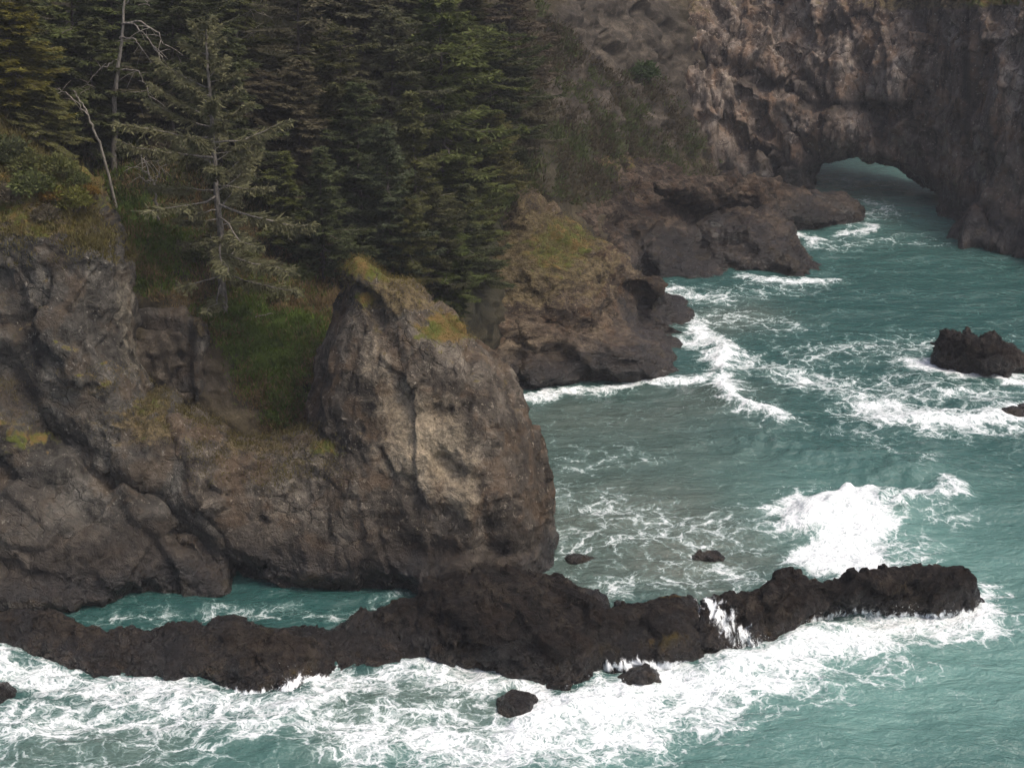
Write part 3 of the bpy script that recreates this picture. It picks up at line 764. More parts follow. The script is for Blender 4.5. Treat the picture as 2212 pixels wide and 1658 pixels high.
# --- far cliff pierced by the arch
cliff = rock('sea_cliff',
    [(1180, -260), (1500, -300), (2400, -260), (2420, 300), (2420, 690), (2300, 640), (2211, 590), (2100, 566), (2060, 545), (2042, 505), (2036, 448), (1985, 396), (1930, 372), (1885, 362), (1822, 353), (1776, 361), (1752, 388), (1756, 420), (1730, 470), (1600, 470), (1440, 440), (1330, 380), (1270, 250), (1210, 80)],
    [Z(2211, 566, 0), Z(2100, 542, 0), Z(2015, 500, 0), Z(2540, 680, 0), (2036, 440, 163), (1930, 372, 168), (1822, 359, 171), (1765, 400, 173), (1600, 410, 177), (1450, 380, 178), (1340, 330, 178), (2211, 300, 151.5), (2211, 0, 158), (2540, 300, 144), (2540, -200, 152), (2000, 200, 169),
     (2000, 0, 174), (1800, 200, 177), (1800, 0, 184), (1500, 200, 180), (1500, 0, 188), (1300, 100, 184), (1300, -200, 200), (1800, -250, 198), (2200, -250, 180), (1850, 300, 172)],
    7.0, 5.0, 0.55, M_CLIFF, 79, sub=1,
    feats=[([(1870, 220), (1900, 280), (1960, 350)], 18, 2.2), ([(1500, 130), (1650, 180), (1760, 235), (1880, 245), (2000, 215)], 14, 1.8), ([(1690, 120), (1740, 170), (1770, 210)], 12, 1.6), ([(1560, 260), (1620, 330), (1680, 390)], 18, 1.6), ([(1350, 180), (1420, 260), (1500, 330)], 18, 1.5),
           ([(2090, 60), (2085, 200), (2080, 350)], 12, 1.5), ([(2150, 30), (2140, 300), (2130, 420)], 10, 1.4), ([(1985, 30), (1990, 130), (1985, 190)], 12, 1.5), ([(1800, 300), (1800, 250)], 30, -1.2), ([(1420, 60), (1560, 120), (1640, 180)], 12, 1.5), ([(2000, 300), (2040, 400), (2060, 470)], 12, 1.5),
           ([(2190, 100), (2180, 300)], 8, 1.2), ([(1960, 270), (1975, 360)], 8, 1.1), ([(1540, 20), (1600, 90)], 16, 1.2), ([(2060, 260), (2110, 420), (2150, 500)], 10, 1.2), ([(1700, 260), (1740, 330)], 14, 1.4), ([(1600, 200), (1660, 290)], 12, 1.2), ([(1560, 40), (1700, 60), (1850, 40)], 14, 1.0)],
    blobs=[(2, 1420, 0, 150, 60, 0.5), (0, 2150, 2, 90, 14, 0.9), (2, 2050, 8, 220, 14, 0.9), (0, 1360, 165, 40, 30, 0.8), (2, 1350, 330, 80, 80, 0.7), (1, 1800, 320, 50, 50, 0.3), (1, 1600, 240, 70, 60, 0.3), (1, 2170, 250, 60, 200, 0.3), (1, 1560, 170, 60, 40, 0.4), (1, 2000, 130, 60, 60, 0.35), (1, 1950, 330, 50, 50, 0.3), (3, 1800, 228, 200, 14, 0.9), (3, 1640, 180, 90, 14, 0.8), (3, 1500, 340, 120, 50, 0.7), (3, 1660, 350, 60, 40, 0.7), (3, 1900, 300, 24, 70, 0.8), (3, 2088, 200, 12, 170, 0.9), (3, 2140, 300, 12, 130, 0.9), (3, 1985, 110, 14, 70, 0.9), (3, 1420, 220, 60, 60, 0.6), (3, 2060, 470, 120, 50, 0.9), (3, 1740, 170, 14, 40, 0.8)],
    crag=0.62, calm=(1890, 400, 170, 80), amp=(1.3, 1.5, 0.2), aniso=(1.15, 1.0, 0.42), wave=(8, 3.6), up_brown=0.2, up_moss=0.15, mossz=8, back=1.6)
tag(cliff, 'fluted brown sea cliff at the back, pierced at the waterline by a natural arch', 'cliff')

# ------------------------------------------------------------------ hillside
hill_ctrl = [(640, 900, 87.5), (560, 890, 87.6), (320, 870, 86.6), (450, 880, 86.8), (380, 720, 88.2), (440, 700, 89.0), (300, 650, 90), (450, 640, 91.8), (250, 500, 93.5), (330, 560, 94), (600, 760, 90.8), (550, 690, 93), (650, 650, 95.5), (690, 750, 91.5),
    (400, 450, 98.5), (200, 350, 100), (600, 550, 99.5), (800, 560, 102), (900, 700, 99), (900, 900, 95), (1000, 700, 105), (1000, 870, 106), (0, 350, 97), (0, 100, 108), (400, 200, 108), (700, 300, 113), (1000, 450, 117), (1080, 500, 119), (1150, 380, 127), (1250, 380, 140), (1350, 410, 152),
    (1450, 400, 162), (1100, 200, 139), (1250, 200, 152), (1400, 250, 166), (1450, 300, 169), (1200, 50, 155), (1350, 50, 172), (700, 0, 126), (1000, 0, 138), (300, 0, 117), (-300, 0, 106), (-300, 400, 94), (0, -250, 124), (700, -250, 142), (1300, -250, 186), (1700, -250, 205), (1600, 300, 186), (-300, 900, 84)]
hc = np.array(hill_ctrl, float)
Hf = tps(hc[:, :2], hc[:, 2], 2e-3)
gu = np.arange(-320, 1700, 5.0); gv = np.arange(-260, 985, 5.0)
GX = np.stack(np.meshgrid(gu, gv, indexing='ij'), -1).reshape(-1, 2)
HP = at_y(GX[:, 0], GX[:, 1], Hf(GX))
nu, nv = len(gu), len(gv)
idx = np.arange(nu * nv).reshape(nu, nv)
HQ = np.stack([idx[:-1, :-1], idx[:-1, 1:], idx[1:, 1:], idx[1:, :-1]], -1).reshape(-1, 4)
hmask = [(-320, -260), (1690, -260), (1690, 320), (1500, 430), (1330, 500), (1200, 600), (1120, 780), (1050, 900), (700, 980), (-320, 980)]
HQ = HQ[inside(GX[HQ[:, 0]], hmask)]
used = np.unique(HQ); remap = -np.ones(nu * nv, int); remap[used] = np.arange(len(used))
hme = make_mesh('hillside', HP[used], remap[HQ], True)
P = coords(hme); Nn = normals(hme)
P += Nn * (0.9 * fbm(P / 7.0, 3, 0.5, 301) + 0.5 * ridged(P / 3.0, 4, 0.5, 305) + 0.12 * fbm(P / 0.8, 3, 0.6, 309))[:, None]
P += Nn * (0.9 * facets(P / 3.4, 315, 1.1) + 0.35 * facets(P / 1.2, 316, 1.1))[:, None] * (0.25 + 1.1 * np.clip(blob_mask(P, [(0, 1280, 70, 130, 140, 0.8), (0, 1450, 150, 100, 150, 0.8), (0, 370, 780, 110, 110, 0.25)])[:, :1], 0, 1))
hme.vertices.foreach_set('co', P.astype(np.float32).ravel()); hme.update()
Nn = normals(hme)
GRASSY = [(0, 330, 480, 110, 90, 0.6), (0, 300, 590, 70, 60, 0.45), (0, 560, 700, 120, 60, 0.75), (0, 620, 890, 40, 40, 1.1), (0, 590, 800, 90, 60, 0.7), (0, 660, 700, 50, 60, 0.6), (0, 520, 640, 80, 60, 0.5), (0, 250, 430, 60, 60, 0.6), (0, 1300, 260, 40, 40, 0.5), (0, 1240, 200, 40, 40, 0.5), (0, 1360, 330, 40, 40, 0.5), (0, 1180, 140, 50, 40, 0.5), (0, 1400, 300, 40, 30, 0.4), (0, 1210, 330, 60, 40, 0.35),
          (1, 370, 770, 90, 110, 1.0), (1, 560, 850, 110, 60, 0.6), (1, 1250, 120, 90, 110, 0.8), (1, 1350, 30, 120, 90, 0.9), (2, 400, 150, 420, 260, 1.2), (2, 850, 300, 260, 300, 1.2), (2, 1000, 560, 120, 160, 1.0), (2, 1280, 300, 160, 120, 0.35), (1, 1280, 240, 160, 140, 0.45), (1, 1460, 200, 90, 130, 0.9)]
HM = blob_mask(P, GRASSY)
set_mask(hme, np.clip(HM, 0, 1.4))
hill = add_obj('hillside', hme, M_GROUND)
tag(hill, kind='structure')
BODIES.append((hill, bvh_of(hme)))

# unseen hill added behind the arch; blocks bright sky from the water's reflection
bx = np.linspace(-140, 190, 90); by = np.linspace(222, 340, 40)
BXY = np.stack(np.meshgrid(bx, by, indexing='ij'), -1).reshape(-1, 2)
bz = -3 + 52 * sstep(222, 285, BXY[:, 1] + 14 * fbm(np.c_[BXY / 40.0, np.zeros(len(BXY))], 3, 0.5, 351)) + 5 * fbm(np.c_[BXY / 14.0, np.zeros(len(BXY))], 4, 0.55, 353)
bi = np.arange(90 * 40).reshape(90, 40)
bme = make_mesh('blocker_hill', np.c_[BXY, bz], np.stack([bi[:-1, :-1], bi[1:, :-1], bi[1:, 1:], bi[:-1, 1:]], -1).reshape(-1, 4), True)
set_mask(bme, np.tile(np.array([0.3, 0.3, 0.6, 1.0]), (len(BXY), 1)))
tag(add_obj('blocker_hill', bme, M_GROUND), kind='structure')

# ------------------------------------------------------------------ sea
def axis(parts):
    return np.concatenate([np.linspace(a, b, n, endpoint=False) for a, b, n in parts])
sx = np.concatenate([axis([(-3500, -300, 8), (-300, -60, 30), (-60, 80, 560), (80, 300, 28), (300, 3500, 8)]), [3500]])
ysp = [52.0]
while ysp[-1] < 215: ysp.append(ysp[-1] + 0.0034 * ysp[-1])
sy = np.concatenate([[-3500, -1000, -300, -60, 0, 25, 40], ysp, [225, 240, 270, 330, 450, 800, 2000, 5000]])
SXY = np.stack(np.meshgrid(sx, sy, indexing='ij'), -1).reshape(-1, 2)
near = (SXY[:, 0] > -75) & (SXY[:, 0] < 110) & (SXY[:, 1] > 45) & (SXY[:, 1] < 225)
su, sv = to_px(np.c_[SXY, np.zeros(len(SXY))])
# foam laid out as the currents carry it: (channel, points, half-width m, amount)
FOAM = [
    # surf in front of the reef
    (0, [(-80, 1440), (0, 1430), (100, 1460), (220, 1490), (330, 1490), (450, 1520), (600, 1540), (700, 1500), (820, 1470), (950, 1460), (1020, 1470)], 2.2, 0.88),
    (0, [(-80, 1540), (200, 1560), (450, 1570), (700, 1570), (900, 1560), (1050, 1580)], 2.6, 0.72),
    (0, [(-60, 1640), (200, 1655), (400, 1640)], 1.6, 0.42),
    (0, [(1150, 1560), (1250, 1540), (1350, 1530), (1450, 1500), (1550, 1470), (1650, 1430), (1750, 1400), (1900, 1370), (2000, 1350), (2120, 1330)], 2.0, 1.15),
    (0, [(800, 1600), (950, 1610), (1100, 1600), (1250, 1600), (1400, 1570), (1500, 1530), (1600, 1490), (1750, 1450)], 2.4, 0.95),
    (0, [(1150, 1500), (1200, 1540), (1300, 1500), (1450, 1460)], 1.3, 1.1),
    (0, [(900, 1660), (1100, 1650), (1300, 1640)], 1.4, 0.8), (0, [(1500, 1590), (1650, 1520), (1800, 1480), (1950, 1440)], 1.6, 0.55), (0, [(1450, 1640), (1600, 1580)], 1.6, 0.35),
    (0, [(2150, 1270), (2160, 1300), (2140, 1340), (2060, 1370)], 0.9, 0.8), (0, [(1950, 1400), (2100, 1370), (2200, 1330)], 1.6, 0.3),
    # tide pool
    (0, [(200, 1335), (350, 1320), (480, 1310), (620, 1330), (760, 1330), (850, 1300)], 0.9, 0.46),
    # behind the reef
    (0, [(1220, 1080), (1350, 1110), (1500, 1140), (1600, 1150)], 2.6, 0.50), (0, [(1230, 1180), (1400, 1160), (1560, 1180)], 2.6, 0.50), (0, [(1280, 1270), (1400, 1250), (1560, 1220), (1620, 1260)], 2.0, 0.50),
    (0, [(1220, 1100), (1300, 1095), (1420, 1130)], 1.0, 0.3), (0, [(1560, 1250), (1640, 1270), (1680, 1235)], 1.0, 0.35),
    # breaker
    (0, [(1730, 1110), (1790, 1120), (1850, 1100), (1840, 1180), (1780, 1200), (1850, 1220)], 2.3, 1.75), (0, [(1780, 1090), (1820, 1075), (1880, 1070)], 1.2, 1.1), (0, [(1900, 1150), (1980, 1180), (1900, 1220)], 1.8, 0.62), (0, [(1930, 1090), (2000, 1070), (2060, 1060)], 1.2, 0.85), (0, [(2020, 1110), (2080, 1120)], 1.3, 0.55),
    # surf line off the headland
    (0, [(1440, 630), (1500, 640), (1560, 640)], 2.0, 0.75), (0, [(1490, 690), (1520, 730), (1560, 750), (1570, 800)], 1.9, 1.0), (0, [(1560, 830), (1580, 860), (1620, 885), (1680, 900)], 1.7, 1.15), (0, [(1460, 740), (1500, 745)], 1.4, 0.95),
    (0, [(1155, 858), (1250, 842), (1350, 832), (1450, 822), (1520, 812)], 1.0, 1.0), (0, [(1600, 780), (1700, 810), (1800, 830), (1850, 850)], 2.6, 0.68), (0, [(1550, 680), (1650, 700), (1720, 710)], 3.0, 0.46), (0, [(1600, 640), (1700, 620), (1780, 612)], 2.0, 0.42), (0, [(1600, 598), (1640, 605), (1720, 608), (1800, 604)], 1.2, 0.85),
    (0, [(1750, 770), (1850, 760), (2000, 740)], 3.0, 0.50), (0, [(1980, 790), (2050, 805), (2150, 810), (2211, 825), (2300, 830)], 2.0, 1.05), (0, [(1880, 880), (1960, 905), (2060, 910), (2160, 905), (2300, 895)], 2.6, 0.98), (0, [(1900, 850), (2000, 850), (2150, 860)], 2.6, 0.62), (0, [(1880, 830), (1950, 815)], 2.2, 0.52),
    (0, [(1820, 905), (1900, 960), (1990, 1000)], 1.6, 0.40), (0, [(1230, 1000), (1350, 990)], 2.0, 0.32),
    (0, [(1735, 512), (1760, 522)], 1.2, 0.95), (0, [(1810, 508), (1850, 500), (1880, 492)], 1.3, 0.95), (0, [(1890, 470), (1920, 450), (1860, 430)], 2.2, 0.5), (0, [(1760, 530), (1880, 520), (2000, 520)], 2.2, 0.40), (0, [(1800, 390), (1900, 400)], 3.0, 0.35),
    # bright aerated water; last patch painted lighter to offset shade behind the arch
    (1, [(1250, 1660), (1500, 1640), (1700, 1600), (1900, 1540), (2211, 1500)], 6.0, 0.65), (1, [(1800, 1450), (2211, 1350)], 6, 0.5), (1, [(0, 1650), (500, 1640), (900, 1600)], 4, 0.45), (1, [(1650, 1040), (1800, 1060), (2000, 1050), (2211, 1100)], 7, 0.38), (1, [(1750, 1150), (1900, 1150)], 4, 0.4), (1, [(2000, 1180), (2211, 1230)], 5, 0.45), (1, [(1800, 390), (1920, 420)], 16, 0.8),
    # sandy water
    (2, [(1230, 900), (1400, 890), (1520, 860)], 5, 0.55), (2, [(1250, 1120), (1450, 1120), (1560, 1200)], 5, 0.75), (2, [(1250, 1250), (1400, 1230)], 4, 0.5), (2, [(1520, 700), (1600, 680)], 4, 0.6), (2, [(750, 1560), (950, 1520), (1050, 1560)], 3, 0.6), (2, [(100, 1620), (300, 1620)], 3, 0.5), (2, [(1230, 1000), (1500, 1000)], 6, 0.35),
]
SM = np.zeros((len(SXY), 4))
nidx = np.where(near)[0]
XN = SXY[nidx]
wob = np.stack([fbm(np.c_[XN / 3.5, np.zeros(len(XN))], 3, 0.55, 401), fbm(np.c_[XN / 3.5, np.zeros(len(XN)) + 9], 3, 0.55, 402)], 1) * 1.3
XW = XN + wob
for ch, pts, w, a in FOAM:
    pp = at_z(np.array([p[0] for p in pts]), np.array([p[1] for p in pts]), 0)[:, :2]
    k = np.where(((XW > pp.min(0) - 2.6 * w) & (XW < pp.max(0) + 2.6 * w)).all(1))[0]
    if not len(k): continue
    d = seg_dist(XW[k], pp, False)
    val = a * np.exp(-(d / w) ** 2 * 0.8)
    j = nidx[k]
    SM[j, ch] = np.maximum(SM[j, ch], val) if ch == 0 else SM[j, ch] + val
# open-water flecks
fl = 0.02 + 0.12 * fbm(np.c_[XN / 9.0, np.zeros(len(XN))], 3, 0.5, 411)
SM[nidx, 0] = np.maximum(SM[nidx, 0], fl)
P3 = np.c_[XN * np.array([0.35, 1.0]), np.zeros(len(XN))]
hz = 0.34 * fbm(np.c_[XN / 14.0, np.zeros(len(XN))], 2, 0.5, 421) + 0.34 * fbm(P3 / 3.0, 3, 0.55, 423) + 0.045 * fbm(P3 / 0.8, 2, 0.5, 427)
hz += SM[nidx, 0] * 0.16 * (ridged(np.c_[XN / 1.6, np.zeros(len(XN))], 4, 0.55, 431) + 0.3)
# breaking crests: (points, half-width m, height m)
for pts, w, h in [([(1735, 1130), (1790, 1100), (1850, 1080), (1900, 1085)], 1.5, 1.1), ([(1950, 1090), (2060, 1062)], 1.2, 0.6), ([(1560, 850), (1600, 880), (1680, 905)], 1.3, 0.8), ([(1550, 740), (1565, 800)], 1.3, 0.6),
                  ([(1150, 1560), (1230, 1525), (1330, 1520)], 1.1, 0.6), ([(1500, 1450), (1620, 1430)], 1.0, 0.5), ([(1700, 1380), (1850, 1345)], 0.9, 0.5), ([(-40, 1425), (20, 1430)], 1.0, 0.6), ([(880, 1450), (980, 1445)], 0.8, 0.4), ([(1650, 960), (1800, 985), (1950, 1010)], 2.6, 0.7), ([(2000, 905), (2150, 905)], 1.6, 0.5)]:
    pp = at_z(np.array([p[0] for p in pts]), np.array([p[1] for p in pts]), 0)[:, :2]
    k = np.where(((XN > pp.min(0) - 3 * w - 1) & (XN < pp.max(0) + 3 * w + 1)).all(1))[0]
    d = seg_dist(XN[k] + wob[k] * 0.5, pp, False)
    hz[k] += h * np.exp(-(d / w) ** 2) * (0.8 + 0.4 * perlin(np.c_[XN[k] / 0.9, np.zeros(len(k))], 433))
SZ = np.zeros(len(SXY)); SZ[nidx] = hz * np.minimum(1, 150.0 / np.maximum(150, SXY[nidx, 1]))
nx_, ny_ = len(sx), len(sy)
idx = np.arange(nx_ * ny_).reshape(nx_, ny_)
SQ = np.stack([idx[:-1, :-1], idx[1:, :-1], idx[1:, 1:], idx[:-1, 1:]], -1).reshape(-1, 4)
sme = make_mesh('sea', np.c_[SXY, SZ], SQ, True)
set_mask(sme, SM)
sea = add_obj('sea', sme, M_SEA)
tag(sea, kind='structure')

# ------------------------------------------------------------------ planting helpers
def drop(x, y, z0=200.0, skip=()):
    best = None
    for o, b in BODIES:
        if o in skip: continue
        h = b.ray_cast(Vector((x, y, z0)), Vector((0, 0, -1)))
        if h[0] is not None and (best is None or h[0].z > best[0].z): best = (h[0], h[1], o)
    return best

def sight(u, v):
    d = Vector(ray(u, v)).normalized(); o0 = Vector((0, 0, CAM_H)); best = None
    for o, b in BODIES:
        h = b.ray_cast(o0, d)
        if h[0] is not None and (best is None or h[3] < best[3]): best = (h[0], h[1], o, h[3])
    return best

def leaf_quads(base, direc, length, width, rng):
    """diamond needles/leaves: arrays (n,3),(n,3),(n,),(n,) -> V,F"""
    n = len(base)
    d = direc / (np.linalg.norm(direc, axis=1)[:, None] + 1e-9)
    r = rng.normal(size=(n, 3)); r[:, 2] *= 0.4
    s = np.cross(d, r); s /= np.linalg.norm(s, axis=1)[:, None] + 1e-9
    L = length[:, None]; w = width[:, None]
    V = np.stack([base, base + d * L * 0.4 + s * w, base + d * L, base + d * L * 0.4 - s * w], 1).reshape(-1, 3)
    F = np.arange(n * 4).reshape(-1, 4)
    return V, F

def tube(path, radii, sides=6):
    path = np.asarray(path, float); radii = np.asarray(radii, float)
    t = np.gradient(path, axis=0); t /= np.linalg.norm(t, axis=1)[:, None] + 1e-9
    ref = np.where(np.abs(t[:, 2:3]) > 0.9, np.array([[1.0, 0, 0]]), np.array([[0, 0, 1.0]]))
    a = np.cross(t, ref); a /= np.linalg.norm(a, axis=1)[:, None] + 1e-9
    b = np.cross(t, a)
    ang = np.linspace(0, 2 * math.pi, sides, endpoint=False)
    V = path[:, None] + radii[:, None, None] * (np.cos(ang)[None, :, None] * a[:, None] + np.sin(ang)[None, :, None] * b[:, None])
    n = len(path); V = V.reshape(-1, 3); F = []
    for i in range(n - 1):
        for k in range(sides):
            F.append((i * sides + k, i * sides + (k + 1) % sides, (i + 1) * sides + (k + 1) % sides, (i + 1) * sides + k))
    return V, np.array(F)

def merge(parts):
    V = []; F = []; o = 0
    for v, f in parts:
        V.append(v); F.append(f + o); o += len(v)
    return np.concatenate(V), np.concatenate(F)

def spruce_meshes(seed, h=20.0, rmax=3.6, start=0.12, nbr=95, dens=1.0, open_=False, lw=1.0, shape=0.75, split=False):
    rng = np.random.RandomState(seed)
    zt = np.linspace(0, 1, 14)
    wob = np.stack([np.cumsum(rng.normal(0, 0.05, 14)), np.cumsum(rng.normal(0, 0.05, 14)), np.zeros(14)], 1) * (h / 20)
    path = np.stack([0 * zt, 0 * zt, zt * h], 1) + wob
    path[0, 2] = -1.0
    trunk = tube(path, 0.24 * (h / 20) * (1 - zt) ** 0.8 + 0.025, 7)
    tw_b, tw_d, tw_l = [], [], []
    brs = []
    lop = rng.uniform(0, 6.28); lopa = rng.uniform(0.05, 0.3) * (0.3 if open_ else 1)
    for i in range(nbr):
        f = start + (1 - start) * ((i + rng.rand()) / nbr) ** 0.92
        z = f * h
        g = (f - start) / (1 - start)
        az = i * 2.399 + rng.normal(0, 0.5)
        L = rmax * (1 - g) ** (0.62 if open_ else shape) * rng.uniform(0.45, 1.2) * (0.6 + 0.4 * min(1, g / 0.14))
        # crowns are lopsided, with thin stretches and odd long boughs
        L *= 1 + lopa * math.cos(az - lop) + (0.25 if open_ else 0.6) * float(perlin(np.array([[math.cos(az) * 1.2, math.sin(az) * 1.2, z * 0.3]]), seed)[0])
        if rng.rand() < 0.10: L *= 0.35
        L = max(L, 0.25)
        el = R((-10 if open_ else -16) + 56 * g ** 1.3 + rng.normal(0, 6 if open_ else 15))
        c0 = np.array([np.interp(f, zt, path[:, 0]), np.interp(f, zt, path[:, 1]), z])
        dv = np.array([math.cos(az) * math.cos(el), math.sin(az) * math.cos(el), math.sin(el)])
        s = np.linspace(0, 1, 7)[:, None]
        sag = (0.15 if not open_ else 0.05) * L * (1 - g * 0.7)
        kink = np.cumsum(rng.normal(0, 0.03 * L, (7, 3)), 0) * np.array([1, 1, 0.7])
        bp = c0 + dv * L * s + np.array([0, 0, 1.0]) * (-sag * 4 * s * (1 - s) * 0.9 + sag * 0.9 * s ** 3) + kink - kink[0]
        brs.append(tube(bp, (0.045 * (L / 3) + 0.012) * (1 - 0.85 * s[:, 0]), 4))
        side = np.cross(dv, [0, 0, 1.0]); side /= np.linalg.norm(side) + 1e-9
        nt_ = int((26 + 60 * L) * dens * rng.uniform(0.55, 1.25))
        ts = rng.uniform(0.10 if not open_ else 0.24 - 0.14 * g, 1.0, nt_) ** 0.85
        bb = np.stack([np.interp(ts, s[:, 0], bp[:, k]) for k in range(3)], 1)
        sg = rng.choice([-1, 1], nt_)[:, None]
        fw = rng.uniform(0.4, 1.3, nt_)[:, None]
        dd = dv * fw + side * sg * rng.uniform(0.4, 1.1, nt_)[:, None] + np.array([0, 0, 1.0]) * rng.normal(-0.30, 0.34, nt_)[:, None]
        ll = (0.15 * L + 0.28) * (1.15 - 0.7 * ts) * rng.uniform(0.4, 1.4, nt_)
        tw_b.append(bb); tw_d.append(dd); tw_l.append(ll)
        m2 = int(nt_ * 1.7)
        k = rng.randint(0, nt_, m2)
        q = rng.uniform(0.25, 1.0, m2)[:, None]
        dn = dd / np.linalg.norm(dd, axis=1)[:, None]
        b2 = bb[k] + dn[k] * ll[k][:, None] * q
        d2 = dn[k] + rng.normal(0, 0.6, (m2, 3)) + np.array([0, 0, -0.35])
        tw_b.append(b2); tw_d.append(d2); tw_l.append(rng.uniform(0.16, 0.44, m2))
    if split:
        out = []
        for k, br in enumerate(brs):
            bb = np.concatenate(tw_b[2 * k:2 * k + 2]); dd = np.concatenate(tw_d[2 * k:2 * k + 2]); ll = np.concatenate(tw_l[2 * k:2 * k + 2])
            out.append((make_mesh('bough', *br, True), make_mesh('foliage', *leaf_quads(bb, dd, ll, lw * (0.030 + 0.050 * rng.rand(len(ll))), rng))))
        return make_mesh('trunk', *trunk, True), out
    b_ = np.concatenate(tw_b); d_ = np.concatenate(tw_d); l_ = np.concatenate(tw_l)
    V, F = leaf_quads(b_, d_, l_, lw * (0.030 + 0.050 * rng.rand(len(l_))), rng)
    return make_mesh('trunk', *trunk, True), make_mesh('branches', *merge(brs), True), make_mesh('crown', V, F, False)

VAR = [spruce_meshes(1001, 20, 3.7, 0.10, 105, shape=0.6), spruce_meshes(1002, 20, 3.1, 0.08, 110, shape=0.8), spruce_meshes(1003, 20, 4.2, 0.16, 95, 0.95, shape=0.45), spruce_meshes(1004, 20, 3.4, 0.06, 115, 1.05, shape=0.55)]
SPARSE = [spruce_meshes(1011, 20, 3.4, 0.22, 70, 0.7, True), spruce_meshes(1012, 20, 3.0, 0.30, 60, 0.6, True)]
OPEN = spruce_meshes(1021, 22, 8.2, 0.10, 66, 1.15, True, 1.0, split=True)
for tset in VAR + SPARSE:
    tset[0].materials.append(M_BARK); tset[1].materials.append(M_BARK); tset[2].materials.append(M_LEAF)

GREEN = (0.092, 0.105, 0.038); DARK = (0.072, 0.080, 0.037); YEL = (0.115, 0.115, 0.030); GREY = (0.110, 0.100, 0.064); BROWN = (0.108, 0.092, 0.062); OLIVE = (0.108, 0.112, 0.042); BLUE = (0.074, 0.084, 0.048)
rt = np.random.RandomState(77)

def plant_spruce(var, ub, y, ut, vt, wpx, color, label, group=None, name='spruce_tree'):
    """root on the hill below sight column ub at distance y; top seen at (ut, vt); crown about wpx wide"""
    top = at_y(ut, vt, y)
    xb = float(at_y(ub, vt + 300, y)[0])
    hit = drop(xb, y)
    zb = hit[0].z if hit else 8.0
    H = max(4.0, top[2] - zb)
    e = empty(name, (xb, y, zb))
    wm = wpx * math.hypot(y, CAM_H - top[2]) / FD
    rv = {0: 3.7, 1: 3.1, 2: 4.2, 3: 3.4}.get(var if isinstance(var, int) else None, 3.2)
    ms = OPEN if var == 'open' else VAR[var] if isinstance(var, int) else SPARSE[int(var[1])]
    sc = 1.35 * wm / 2 / rv if var != 'open' else 1.0
    zs = H / 20.0 if var != 'open' else H / 22.0
    e.scale = (sc, sc, zs)
    lean = math.atan2(float(top[0]) - xb, H)
    e.rotation_euler = (R(rt.normal(0, 1.5)), lean, 0)
    rz = rt.uniform(0, 6.28)
    if var == 'open':
        add_obj('trunk', ms[0], M_LICHEN, e).rotation_euler = (0, 0, rz)
        for bm, fm in ms[1]:
            b = add_obj('bough', bm, M_LICHEN, e); b.rotation_euler = (0, 0, rz)
            add_obj('foliage', fm, M_LEAF, b).color = (*[c * 0.8 for c in color], 1)
        tag(e, label, 'tree', group)
        return e
    for nm, m in zip(('trunk', 'branches', 'crown'), ms):
        p = bpy.data.objects.new(nm, m); col.objects.link(p); p.parent = e; p.rotation_euler = (0, 0, rz)
        if nm == 'trunk': p.scale = (zs * 0.9 / sc, zs * 0.9 / sc, 1)
        p.color = (*[c * 0.80 * rt.uniform(0.93, 1.07) for c in color], 1)
    tag(e, label, 'tree', group)
    return e

